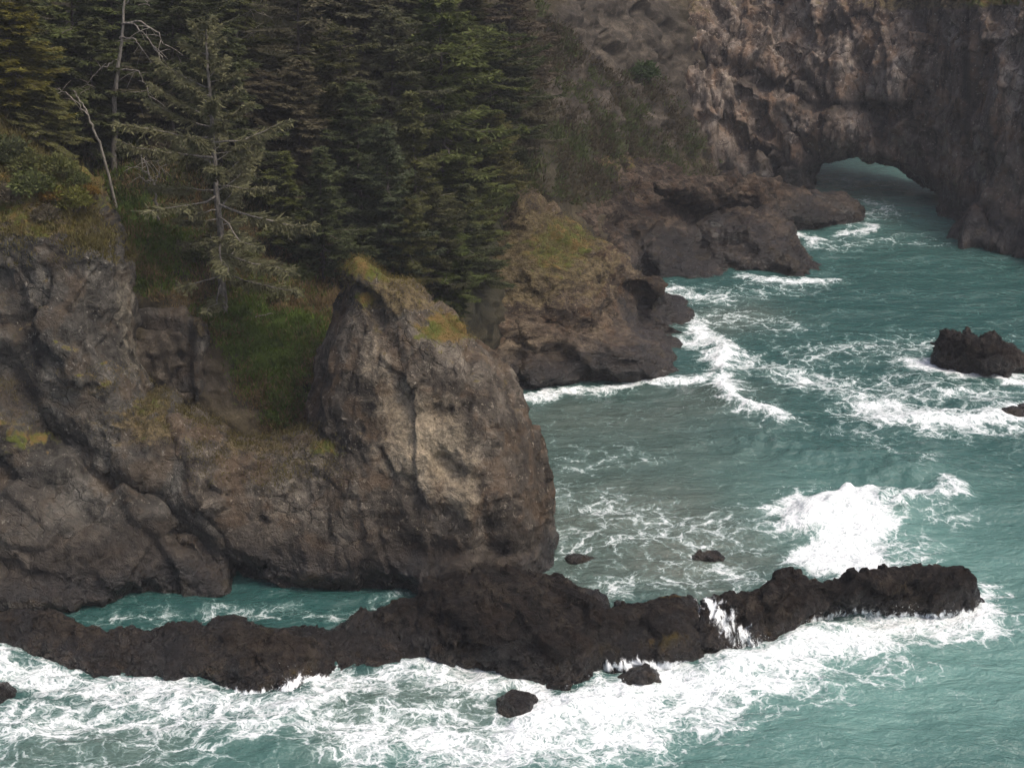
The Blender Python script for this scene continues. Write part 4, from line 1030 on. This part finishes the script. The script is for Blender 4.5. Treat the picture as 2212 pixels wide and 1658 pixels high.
FG = 'spruces on the forested slope'
TREES = [
    # var, ub, y, ut, vt, width, colour, label
    ('open', 462, 91.6, 445, 45, 400, (0.150, 0.146, 0.078), 'tall open spruce with bare lower trunk and layered branches above the gully'),
    (1, 700, 98, 690, 318, 165, DARK, 'narrow dark spruce just behind the mossy tip of the sea stack'),
    (0, 850, 101, 830, 275, 190, BLUE, 'blue-green spruce left of the bare-trunked spruce below the big pair'),
    (3, 955, 116, 950, -60, 240, OLIVE, 'tallest broad spruce with sunlit yellow-green right side at the forest edge'),
    (0, 1010, 112, 1000, 335, 165, GREEN, 'mid-sized spruce on the ridge directly left of the grassy point'),
    (2, 935, 103, 925, 420, 130, DARK, 'short dark spruce crowding behind the right shoulder of the sea stack'),
    (1, 780, 121, 800, -120, 210, GREY, 'tall grey-green spruce left of the tallest broad spruce'),
    ('s1', 640, 111, 640, -90, 220, BROWN, 'tall brownish thinning spruce behind the open spruce'),
    (2, 560, 109, 570, 150, 190, (0.075, 0.072, 0.046), 'greyish spruce immediately right of the open spruce'),
    (0, 720, 124, 700, -160, 220, DARK, 'dark spruce in the gap between the brownish and the grey-green spruces'),
    (3, 870, 128, 880, -110, 230, DARK, 'dark spruce behind the tallest broad spruce, left side'),
    (1, 1010, 130, 1030, -80, 170, DARK, 'dark narrow spruce behind the tallest broad spruce, right side'),
    (2, 370, 104, 360, -60, 220, DARK, 'dark spruce behind the bare white-branched snag'),
    (0, 500, 112, 520, -140, 210, GREEN, 'green spruce rising out of frame above the open spruce'),
    (3, 160, 104, 150, -90, 220, GREEN, 'green spruce rising out of frame above the leaning dead trunk'),
    (1, 250, 110, 230, -160, 200, DARK, 'dark spruce in the back row at the upper left'),
    (0, 30, 93, 20, 0, 230, YEL, 'yellow-green spruce at the upper left corner'),
    (2, -60, 95, -70, -80, 260, GREEN, 'green spruce cut by the left edge of the picture'),
    (3, 100, 92.5, 105, 180, 140, OLIVE, 'short olive spruce on top of the left bluff'),
    (1, 620, 101, 610, 330, 130, GREEN, 'young green spruce between the open spruce and the narrow dark spruce'),
    (3, 780, 106, 765, 180, 170, DARK, 'dark spruce behind the blue-green spruce'),
    (0, 1080, 121, 1078, 240, 120, OLIVE, 'small olive spruce at the right end of the forest edge'),
    (1, 900, 108, 895, 200, 160, GREEN, 'green spruce in front of the tallest broad spruce'),
    (2, 440, 118, 430, -160, 230, DARK, 'dark spruce in the back row behind the open spruce'),
    (3, 590, 126, 590, -200, 230, DARK, 'dark spruce in the back row behind the brownish spruce'),
    (1, 1100, 138, 1095, -130, 170, GREY, 'greyish spruce beyond the forest edge on the brown slope'),
    (0, 310, 103, 300, 110, 150, GREY, 'grey-green spruce between the leaning dead trunk and the open spruce'),
    (2, 1060, 126, 1050, 60, 190, DARK, 'dark spruce showing just right of the tallest broad spruce'),
    (0, 640, 106, 655, 130, 190, GREY, 'grey spruce standing over the narrow dark spruce'),
    (1, 470, 102, 490, 60, 200, DARK, 'dark spruce right behind the open spruce trunk'),
    (3, 200, 101, 195, 40, 180, DARK, 'dark spruce behind the leaning dead trunk'),
    (2, 730, 110, 735, 60, 200, DARK, 'dark spruce filling the gap above the blue-green spruce'),
    (0, 840, 113, 850, 20, 200, GREY, 'grey-green spruce on the left flank of the tallest broad spruce'),
    (1, 60, 99, 65, -60, 190, GREEN, 'green spruce behind the yellow-green corner spruce'),
    (3, 330, 114, 320, -170, 230, DARK, 'dark spruce behind the top of the white-branched snag'),
    (0, 1130, 132, 1120, 130, 130, GREY, 'small grey spruce on the brown slope above the dark round pine shrub'),
    (2, 950, 122, 985, 30, 200, GREEN, 'green spruce pressed against the tallest broad spruce, right rear'),
    (1, 1005, 108.5, 1002, 400, 130, DARK, 'dark spruce with low skirts left of the pale grassy point'),
    (3, 965, 104, 968, 470, 120, GREEN, 'short green spruce behind the stack, left of the grassy point'),
    (0, 1040, 111, 1040, 470, 100, DARK, 'low dark spruce clinging to the left flank of the grassy point'),
    (2, 880, 101, 880, 430, 120, OLIVE, 'low olive spruce just behind the descending crest of the stack'),
    (1, 990, 104, 1000, 545, 90, DARK, 'lowest dark spruce peeping over the right crest of the stack'),
]
for t in TREES: plant_spruce(*t, group=FG)

# ------------------------------------------------------------------ dead trees
def snag(name, pts, r0, label, ybase, branches=(), parts_label=None):
    """bare trunk through sighted points at distance ybase; branches as further sighted polylines"""
    hit = sight(pts[0][0], pts[0][1])
    dy = (hit[0].y - pts[0][2]) if hit is not None and abs(hit[0].y - pts[0][2]) < 12 else 0.0
    dy -= 2.0
    pts = [(u, v, y + dy) for u, v, y in pts]
    P0 = [at_y(u, v, y) for u, v, y in pts]
    base = P0[0]
    h = drop(float(base[0]), float(base[1]))
    if h is not None: P0[0] = np.array([base[0], base[1], min(base[2], h[0].z) - 0.3])
    e = empty(name, tuple(P0[0]))
    q = np.array(P0) - P0[0]
    t = np.linspace(0, 1, 24)
    tt = np.linspace(0, 1, len(q))
    path = np.stack([np.interp(t, tt, q[:, k]) for k in range(3)], 1) + np.random.RandomState(len(label)).normal(0, 0.04, (24, 3))
    add_obj('trunk', make_mesh('trunk', *tube(path, r0 * (1 - 0.8 * t) + 0.02, 7), True), M_DEAD, e)
    rng = np.random.RandomState(len(label) + 3)
    for bpts, br in branches:
        bq = np.array([at_y(u, v, y + dy) for u, v, y in bpts]) - P0[0]
        tt = np.linspace(0, 1, len(bq)); t2 = np.linspace(0, 1, 14)
        bpath = np.stack([np.interp(t2, tt, bq[:, k]) for k in range(3)], 1) + rng.normal(0, 0.05, (14, 3))
        parts = [tube(bpath, br * (1 - 0.75 * t2) + 0.012, 5)]
        for k in range(7):
            a = bpath[rng.randint(4, 14)]
            d = rng.normal(0, 1, 3) * np.array([1, 0.6, 0.8]); d /= np.linalg.norm(d)
            L = rng.uniform(0.5, 1.5)
            s = np.linspace(0, 1, 5)[:, None]
            parts.append(tube(a + d * L * s + np.array([0, 0, -0.25]) * s ** 2 * L, br * 0.4 * (1 - 0.8 * s[:, 0]) + 0.008, 4))
        add_obj('branch', make_mesh('branch', *merge(parts), True), M_DEAD, e)
    tag(e, label, 'dead tree')
    return e

snag('dead_tree', [(240, 310, 96.5), (248, 200, 96.5), (262, 100, 96.5), (272, -40, 96.5)], 0.2, 'bare grey snag with long white arching branches at the upper left', 96.5,
     [([(265, 50, 96.5), (290, 52, 95.5), (320, 85, 95), (348, 122, 95)], 0.06), ([(266, 52, 96.5), (300, 45, 95.5), (340, 70, 95), (358, 100, 95)], 0.06), ([(250, 152, 96.5), (295, 150, 95.8), (315, 180, 95.5), (330, 230, 95.5)], 0.05),
      ([(268, 10, 96.5), (300, -10, 96), (325, 15, 96)], 0.05), ([(252, 130, 96.5), (215, 150, 96), (180, 190, 96)], 0.04), ([(258, 80, 96.5), (290, 85, 96), (310, 115, 96)], 0.04)])
snag('dead_tree', [(250, 400, 93), (215, 310, 93), (185, 240, 93), (158, 195, 93)], 0.10, 'leaning bare dead trunk against the slope behind the left bluff', 93, [([(190, 250, 93), (150, 205, 92.6), (120, 190, 92.4)], 0.035)])
snag('dead_tree', [(783, 445, 100), (780, 410, 100), (774, 372, 100)], 0.10, 'short pale broken snag between two dark spruces', 100, [([(776, 385, 100), (770, 360, 100)], 0.02)])
snag('dead_tree', [(500, 170, 105), (510, 90, 105), (525, -20, 105)], 0.10, 'thin forked bare tree above the top of the open spruce', 105, [([(508, 90, 105), (540, 75, 104.5), (560, 62, 104.5)], 0.04), ([(508, 100, 105), (485, 85, 105), (465, 80, 105)], 0.03), ([(515, 40, 105), (545, 20, 105), (590, 40, 105)], 0.03)])
snag('dead_shrub', [(338, 420, 95), (332, 395, 95), (318, 370, 95)], 0.09, 'pale lichen-covered dead shrub left of the open spruce trunk', 95, [([(325, 385, 95), (312, 350, 94.7), (300, 330, 94.5)], 0.05), ([(328, 390, 95), (315, 395, 94.8), (298, 375, 94.8)], 0.04), ([(330, 400, 95), (345, 370, 95), (340, 350, 95)], 0.04), ([(320, 372, 95), (300, 360, 95), (280, 365, 95)], 0.04)])

# open spruce: long bare limbs on the main trunk
# fallen branch on the grass
h = sight(540, 690)
if h:
    c = np.array(h[0]) + np.array([0, 0, 0.12])
    parts = []
    for a, b in (((-1.2, 0.15, 0.45), (0.1, 0, 0.0)), ((0.0, 0, 0.0), (1.6, 0.2, 0.28))):
        s = np.linspace(0, 1, 7)[:, None]
        parts.append(tube(np.array(a) * (1 - s) + np.array(b) * s + np.random.RandomState(4).normal(0, 0.03, (7, 3)), 0.05 * (1 - 0.5 * s[:, 0]), 5))
    fb = add_obj('fallen_branch', make_mesh('fallen_branch', *merge(parts), True), M_DEAD); fb.location = c
    tag(fb, 'bleached forked branch lying on the green slope beside the open spruce', 'branch')

# ------------------------------------------------------------------ shrubs
def shrub_mesh(seed, n=1500):
    rng = np.random.RandomState(seed)
    p = rng.normal(size=(n, 3)); p /= np.linalg.norm(p, axis=1)[:, None]
    lob = 0.75 + 0.35 * perlin(p * 1.8 + seed, seed)
    p = p * lob[:, None] * rng.uniform(0.55, 1.0, n)[:, None] ** 0.6
    p[:, 2] = np.abs(p[:, 2]) * 0.95 + 0.05
    d = p + rng.normal(0, 0.5, (n, 3)) + np.array([0, 0, 0.25])
    V, F = leaf_quads(p, d, rng.uniform(0.12, 0.26, n), rng.uniform(0.03, 0.06, n), rng)
    st = []
    for k in range(7):
        a = rng.normal(size=3); a[2] = abs(a[2]) + 0.8; a /= np.linalg.norm(a)
        s = np.linspace(0, 1, 5)[:, None]
        st.append(tube(a * s * 0.75 + np.array([0, 0, -0.2]) * (1 - s), 0.03 * (1 - 0.7 * s[:, 0]), 4))
    a, b = make_mesh('foliage', V, F), make_mesh('stems', *merge(st), True)
    a.materials.append(M_LEAF); b.materials.append(M_BARK)
    return a, b
SHR = [shrub_mesh(2001 + k) for k in range(3)]

def shrub(u, v, size, color, label, k=0, squash=0.8, name='shrub'):
    h = sight(u, v)
    if h is None: return
    size *= 0.95; color = tuple(min(0.3, c * 0.95) for c in color)
    e = empty(name, tuple(h[0] - h[1] * 0.05 * size))
    e.scale = (size, size, size * squash); e.rotation_euler = (0, 0, rt.uniform(0, 6.28))
    for nm, m in zip(('foliage', 'stems'), SHR[k % 3]):
        p = bpy.data.objects.new(nm, m); col.objects.link(p); p.parent = e; p.color = (*color, 1)
    tag(e, label, 'shrub', 'shrubs on the slopes')
ORANGE = (0.15, 0.095, 0.025)
for k, a in enumerate([
    (40, 215, 1.5, ORANGE, 'orange-yellow shrub low in the upper left corner trees'), (70, 300, 2.2, GREEN, 'green shrub below the orange-yellow shrub on the left bluff'), (130, 370, 1.6, OLIVE, 'olive shrub at the brink of the left bluff'),
    (150, 440, 1.7, YEL, 'yellow-green low shrub near the bluff brink'), (70, 410, 1.9, GREEN, 'green shrub in the middle of the bluff top'), (20, 340, 1.9, DARK, 'dark shrub at the left edge on the bluff'), (10, 430, 1.5, BROWN, 'brown dry shrub at the left edge above the grey face'),
    (190, 420, 1.0, ORANGE, 'small orange shrub hanging at the right brink of the left bluff'), (100, 470, 1.2, BROWN, 'brown low shrub along the upper rim of the grey bluff face'),
    (1108, 345, 1.9, DARK, 'dark round pine shrub just above the tip of the grassy point'), (1385, 165, 2.8, (0.06, 0.085, 0.035), 'lone green bush high on the far brown cliff'), (1075, 430, 1.6, GREEN, 'green bush at the left side of the grassy point'),
    (110, 250, 2.0, YEL, 'yellow-green bush at the foot of the short olive spruce'), (60, 360, 1.6, OLIVE, 'olive bush between the dark edge shrub and the bluff brink'), (165, 395, 1.2, GREEN, 'small green bush right at the brink above the grey bluff'), (30, 260, 1.8, GREEN, 'green bush under the yellow-green corner spruce'), (110, 430, 1.3, ORANGE, 'rusty orange low shrub on the bluff top'),
    (590, 640, 1.5, OLIVE, 'olive bush on the green slope right of the open spruce'), (640, 600, 1.6, GREEN, 'green bush behind the mossy stack tip on its left'), (360, 330, 2.0, BROWN, 'brown twiggy bush left of the open spruce crown'), (270, 330, 1.8, DARK, 'dark bush below the leaning dead trunk'),
    (520, 560, 1.7, OLIVE, 'olive bush at the foot of the open spruce, right side'), (420, 560, 1.3, GREEN, 'green bush at the foot of the open spruce, left side')]):
    shrub(*a, k=k)

# ------------------------------------------------------------------ grass, scrub (uncountable cover)
def cover(name, n, region, mesh_o, weight, blades, hgt, wid, color, seed, up=0.9, parent=None, spread=0.25, label=None, cat=None):
    rng = np.random.RandomState(seed)
    me = mesh_o.data
    V = coords(me); Nn = normals(me)
    u, v = to_px(V)
    m = inside(np.stack([u, v], 1), region)
    w = np.where(m, np.clip(weight(V, Nn, u, v), 0, None), 0)
    if w.sum() <= 0: return
    k = rng.choice(len(V), n, p=w / w.sum())
    b = V[k] + rng.normal(0, 0.12, (n, 3))
    nn = Nn[k]
    B = np.repeat(b, blades, 0) + rng.normal(0, spread, (n * blades, 3)) * np.array([1, 1, 0.25])
    Dv = np.repeat(nn * (1 - up), blades, 0) + np.array([0, 0, up]) + rng.normal(0, 0.4, (n * blades, 3))
    Vq, F = leaf_quads(B - np.repeat(nn, blades, 0) * 0.05, Dv, rng.uniform(*hgt, n * blades), rng.uniform(*wid, n * blades), rng)
    o = add_obj(name, make_mesh(name, Vq, F), M_GRASS, parent)
    o.color = (*color, 1); o['kind'] = 'stuff'
    if parent is None: tag(o, label, cat)
    return o

slope_region = [(180, 330), (420, 380), (760, 560), (740, 760), (660, 940), (560, 960), (440, 700), (280, 620)]
def wgrass(V, Nn, u, v):
    return np.clip(blob_mask(V, GRASSY)[:, 0], 0, 1) ** 1.5 * (0.5 + fbm(V / 2.0, 3, 0.6, 611) * 0.9)
cover('grass', 13000, slope_region, hill, wgrass, 5, (0.20, 0.55), (0.02, 0.045), (0.080, 0.115, 0.024), 701, label='bright green grass on the slope below the forest', cat='grass')
cover('dry_grass', 9000, slope_region, hill, lambda V, Nn, u, v: 0.3 + fbm(V / 2.0, 3, 0.6, 617), 5, (0.2, 0.6), (0.02, 0.04), (0.16, 0.115, 0.058), 703, label='dry brown grass and bracken on the slope below the forest', cat='grass')
far_region = [(1040, 60), (1150, 0), (1300, 150), (1420, 170), (1520, 300), (1560, 430), (1250, 440), (1120, 410), (1040, 480)]
cover('scrub', 4500, far_region, hill, lambda V, Nn, u, v: 0.1 + fbm(V / 4.0, 4, 0.6, 621) * 1.6, 7, (0.25, 0.75), (0.04, 0.10), (0.070, 0.058, 0.036), 705, up=0.6, spread=0.55, label='brownish scrub covering the far slope above the headlands', cat='scrub')
cover('green_scrub', 2800, far_region, hill, lambda V, Nn, u, v: fbm(V / 3.0, 3, 0.6, 627) * 1.6 - 0.25, 8, (0.25, 0.8), (0.04, 0.10), (0.068, 0.082, 0.032), 706, up=0.6, spread=0.55, label='green scrub patches on the far slope above the headlands', cat='scrub')
forest_region = [(-100, -150), (1150, -150), (1160, 250), (1090, 520), (980, 640), (780, 640), (600, 560), (480, 560), (260, 420), (-100, 330)]
cover('undergrowth', 9000, forest_region, hill, lambda V, Nn, u, v: 0.5 + fbm(V / 4.0, 3, 0.6, 641), 7, (0.25, 0.7), (0.04, 0.09), (0.058, 0.060, 0.028), 713, up=0.6, spread=0.55, label='dark undergrowth on the forest floor between the spruces', cat='undergrowth')
cover('turf', 5200, [(1000, 380), (1160, 400), (1400, 600), (1300, 660), (1000, 660)], head, lambda V, Nn, u, v: np.clip(blob_mask(V, [(0, 1170, 530, 120, 90, 1), (0, 1100, 610, 90, 50, 0.5)])[:, 0], 0, 1) * np.clip(Nn[:, 2] + 0.1, 0, 1), 6, (0.05, 0.15), (0.025, 0.05), (0.125, 0.105, 0.055), 707, parent=head)
cover('turf', 3000, [(720, 520), (1000, 640), (1080, 780), (880, 760), (700, 680)], stack, lambda V, Nn, u, v: np.clip(blob_mask(V, [(0, 790, 570, 60, 40, 1), (0, 965, 705, 60, 28, 1.2), (0, 880, 610, 90, 40, 0.7), (0, 790, 645, 25, 20, 0.7)])[:, 0], 0, 1.3) * np.clip(Nn[:, 2] + 0.15, 0, 1), 5, (0.05, 0.14), (0.012, 0.03), (0.125, 0.100, 0.035), 709, parent=stack)
cover('turf', 2600, [(380, 860), (760, 920), (760, 1060), (420, 1060)], stack, lambda V, Nn, u, v: np.clip(Nn[:, 2], 0, 1) ** 2 * (0.6 + fbm(V / 1.5, 3, 0.6, 631)), 5, (0.08, 0.28), (0.015, 0.04), (0.10, 0.085, 0.035), 710, parent=stack)
cover('turf', 7000, [(-120, 130), (60, 260), (200, 400), (300, 560), (200, 580), (-120, 580)], bluff, lambda V, Nn, u, v: np.clip(Nn[:, 2] - 0.1, 0, 1) * (0.6 + fbm(V / 1.5, 3, 0.6, 633)), 5, (0.12, 0.45), (0.02, 0.05), (0.105, 0.090, 0.035), 711, parent=bluff)
cover('turf', 3000, [(-120, 760), (330, 800), (560, 960), (300, 960), (-120, 900)], bluff, lambda V, Nn, u, v: np.clip(Nn[:, 2] - 0.2, 0, 1) ** 2, 5, (0.06, 0.22), (0.015, 0.035), (0.10, 0.085, 0.04), 712, parent=bluff)

# ------------------------------------------------------------------ white water running off the reef
def foam_material():
    m, nt, out = new_mat('white_water'); N = NT(nt)
    geo = N.n('NewGeometry')
    n = N.noise(geo.outputs['Position'], 7, 3, 0.7)
    b = N.n('BsdfPrincipled'); nt.links.new(N.ramp(n, [(0.35, (0.42, 0.47, 0.48)), (0.6, (0.78, 0.80, 0.80))]), b.inputs['Base Color'])
    b.inputs['Roughness'].default_value = 0.5
    nt.links.new(b.outputs[0], out.inputs[0])
    return m
M_FOAM = foam_material()

def film_material():
    m, nt, out = new_mat('water_film'); N = NT(nt)
    geo = N.n('NewGeometry'); P = geo.outputs['Position']
    wv = N.n('TexNoise'); N.put(wv.inputs['Vector'], P); wv.inputs['Scale'].default_value = 1.2; wv.inputs['Detail'].default_value = 3
    of = N.n('VectorMath', operation='SCALE'); nt.links.new(wv.outputs['Color'], of.inputs[0]); of.inputs['Scale'].default_value = 0.8
    Q = N.scalev(N.addv(P, of.outputs[0]), (1.0, 0.30, 0.30))
    n = N.noise(Q, 3.2, 5, 0.68)
    att = N.n('Attribute', attribute_name='mask'); sep = N.n('SeparateColor'); nt.links.new(att.outputs['Color'], sep.inputs[0])
    a = N.smooth(N.math('ADD', n, N.math('MULTIPLY', sep.outputs[0], 0.42)), 0.66, 0.86)
    b = N.n('BsdfPrincipled'); nt.links.new(N.ramp(n, [(0.35, (0.45, 0.50, 0.50)), (0.6, (0.78, 0.80, 0.80))]), b.inputs['Base Color'])
    b.inputs['Roughness'].default_value = 0.5
    t = N.n('BsdfTransparent'); mx = N.n('MixShader'); nt.links.new(a, mx.inputs[0])
    nt.links.new(t.outputs[0], mx.inputs[1]); nt.links.new(b.outputs[0], mx.inputs[2]); nt.links.new(mx.outputs[0], out.inputs[0])
    return m
M_FILM = film_material()

def cascade(label, src, line, wpx, amount=1.0):
    """a film of white water: the skin of one rock along a line, lifted off by two centimetres"""
    src_o = [o for o, b in BODIES if o.get('label') == src][0]
    me = src_o.data
    V = coords(me); Nn = normals(me)
    F = np.empty(len(me.loops), np.int32); me.loops.foreach_get('vertex_index', F); F = F.reshape(-1, 4)
    u, v = to_px(V)
    d = seg_dist(np.stack([u, v], 1), np.array(line, float), False) / wpx
    face = (d[F] < 1.6).any(1) & ((Nn[F[:, 0]] * (np.array([0, 0, CAM_H]) - V[F[:, 0]])).sum(1) > 0)
    F = F[face]
    if not len(F): return
    used = np.unique(F); rm = -np.ones(len(V), int); rm[used] = np.arange(len(used))
    nme = make_mesh('waterfall', V[used] + Nn[used] * 0.025, rm[F], True)
    Mk = np.zeros((len(used), 4)); Mk[:, 0] = amount * np.exp(-d[used] ** 2 * 1.2)
    set_mask(nme, Mk)
    o = add_obj('waterfall', nme, M_FILM)
    tag(o, label, 'waterfall', 'white water running off the reef')

RIDGE = 'long dark reef ridge running out to sea at the right'; BLOCK = 'dark reef rock with rusty seaweed left of the little waterfall'; LEDGE = 'long low dark reef ledge in front of the tide pool on the left'
cascade('little waterfall of white water between the seaweed rock and the long reef ridge', RIDGE, [(1535, 1300), (1560, 1340), (1600, 1380), (1640, 1405)], 30, 0.72)
cascade('white water streaming down the right flank of the seaweed rock', BLOCK, [(1515, 1300), (1535, 1350), (1560, 1400), (1570, 1430)], 18, 0.7)
cascade('white water spilling over the lower edge of the seaweed rock into the surf', BLOCK, [(1290, 1440), (1380, 1436), (1480, 1440)], 16, 0.85)
cascade('white trickles on the outer face of the long reef ridge', RIDGE, [(1760, 1340), (1850, 1325), (1930, 1335), (2020, 1332), (2110, 1322)], 14, 0.75)
cascade('white wash along the foot of the left reef ledge', LEDGE, [(500, 1500), (600, 1500), (650, 1470), (720, 1470)], 16, 0.8)

def spray(label, spots, seed):
    rng = np.random.RandomState(seed); V = []; F = []; o = 0
    tet = np.array([(1, 1, 1), (1, -1, -1), (-1, 1, -1), (-1, -1, 1)], float); tf = np.array([(0, 1, 2), (0, 3, 1), (0, 2, 3), (1, 3, 2)])
    for u, v, n, sx_, sz_ in spots:
        c = at_z(u, v, 0.15)
        for _ in range(n):
            p = c + rng.normal(0, 1, 3) * np.array([sx_, sx_ * 0.5, 0]) + np.array([0, 0, abs(rng.normal(0, sz_))])
            V.append(tet * rng.uniform(0.006, 0.02) + p); F.append(tf + o); o += 4
    ob = add_obj('spray', make_mesh('spray', np.concatenate(V), np.concatenate(F)), M_FOAM)
    tag(ob, label, 'spray', kind='stuff')
spray('white spray thrown up along the reef', [(640, 1500, 160, 0.5, 0.7), (1290, 1500, 200, 0.9, 0.4), (1620, 1410, 200, 0.8, 0.5), (1750, 1350, 160, 0.8, 0.4), (1930, 1340, 200, 1.2, 0.5), (2140, 1320, 160, 0.5, 0.5), (1800, 1090, 240, 1.5, 0.6), (1600, 880, 160, 1.5, 0.5)], 811)

# ------------------------------------------------------------------ sea haze
hv = np.array([(x, y, z) for x in (-3600, 3600) for y in (-3600, 5100) for z in (-14, 75)], float)
hf = np.array([(0, 1, 3, 2), (4, 6, 7, 5), (0, 4, 5, 1), (2, 3, 7, 6), (0, 2, 6, 4), (1, 5, 7, 3)])
hm, hnt, hout = new_mat('sea_haze')
pv = hnt.nodes.new('ShaderNodeVolumePrincipled')
pv.inputs['Color'].default_value = (0.86, 0.88, 0.92, 1)
pv.inputs['Density'].default_value = 0.00025
hnt.links.new(pv.outputs[0], hout.inputs['Volume'])
tag(add_obj('haze', make_mesh('haze', hv, hf), hm), 'thin sea haze hanging over the whole cove', 'haze', kind='stuff')
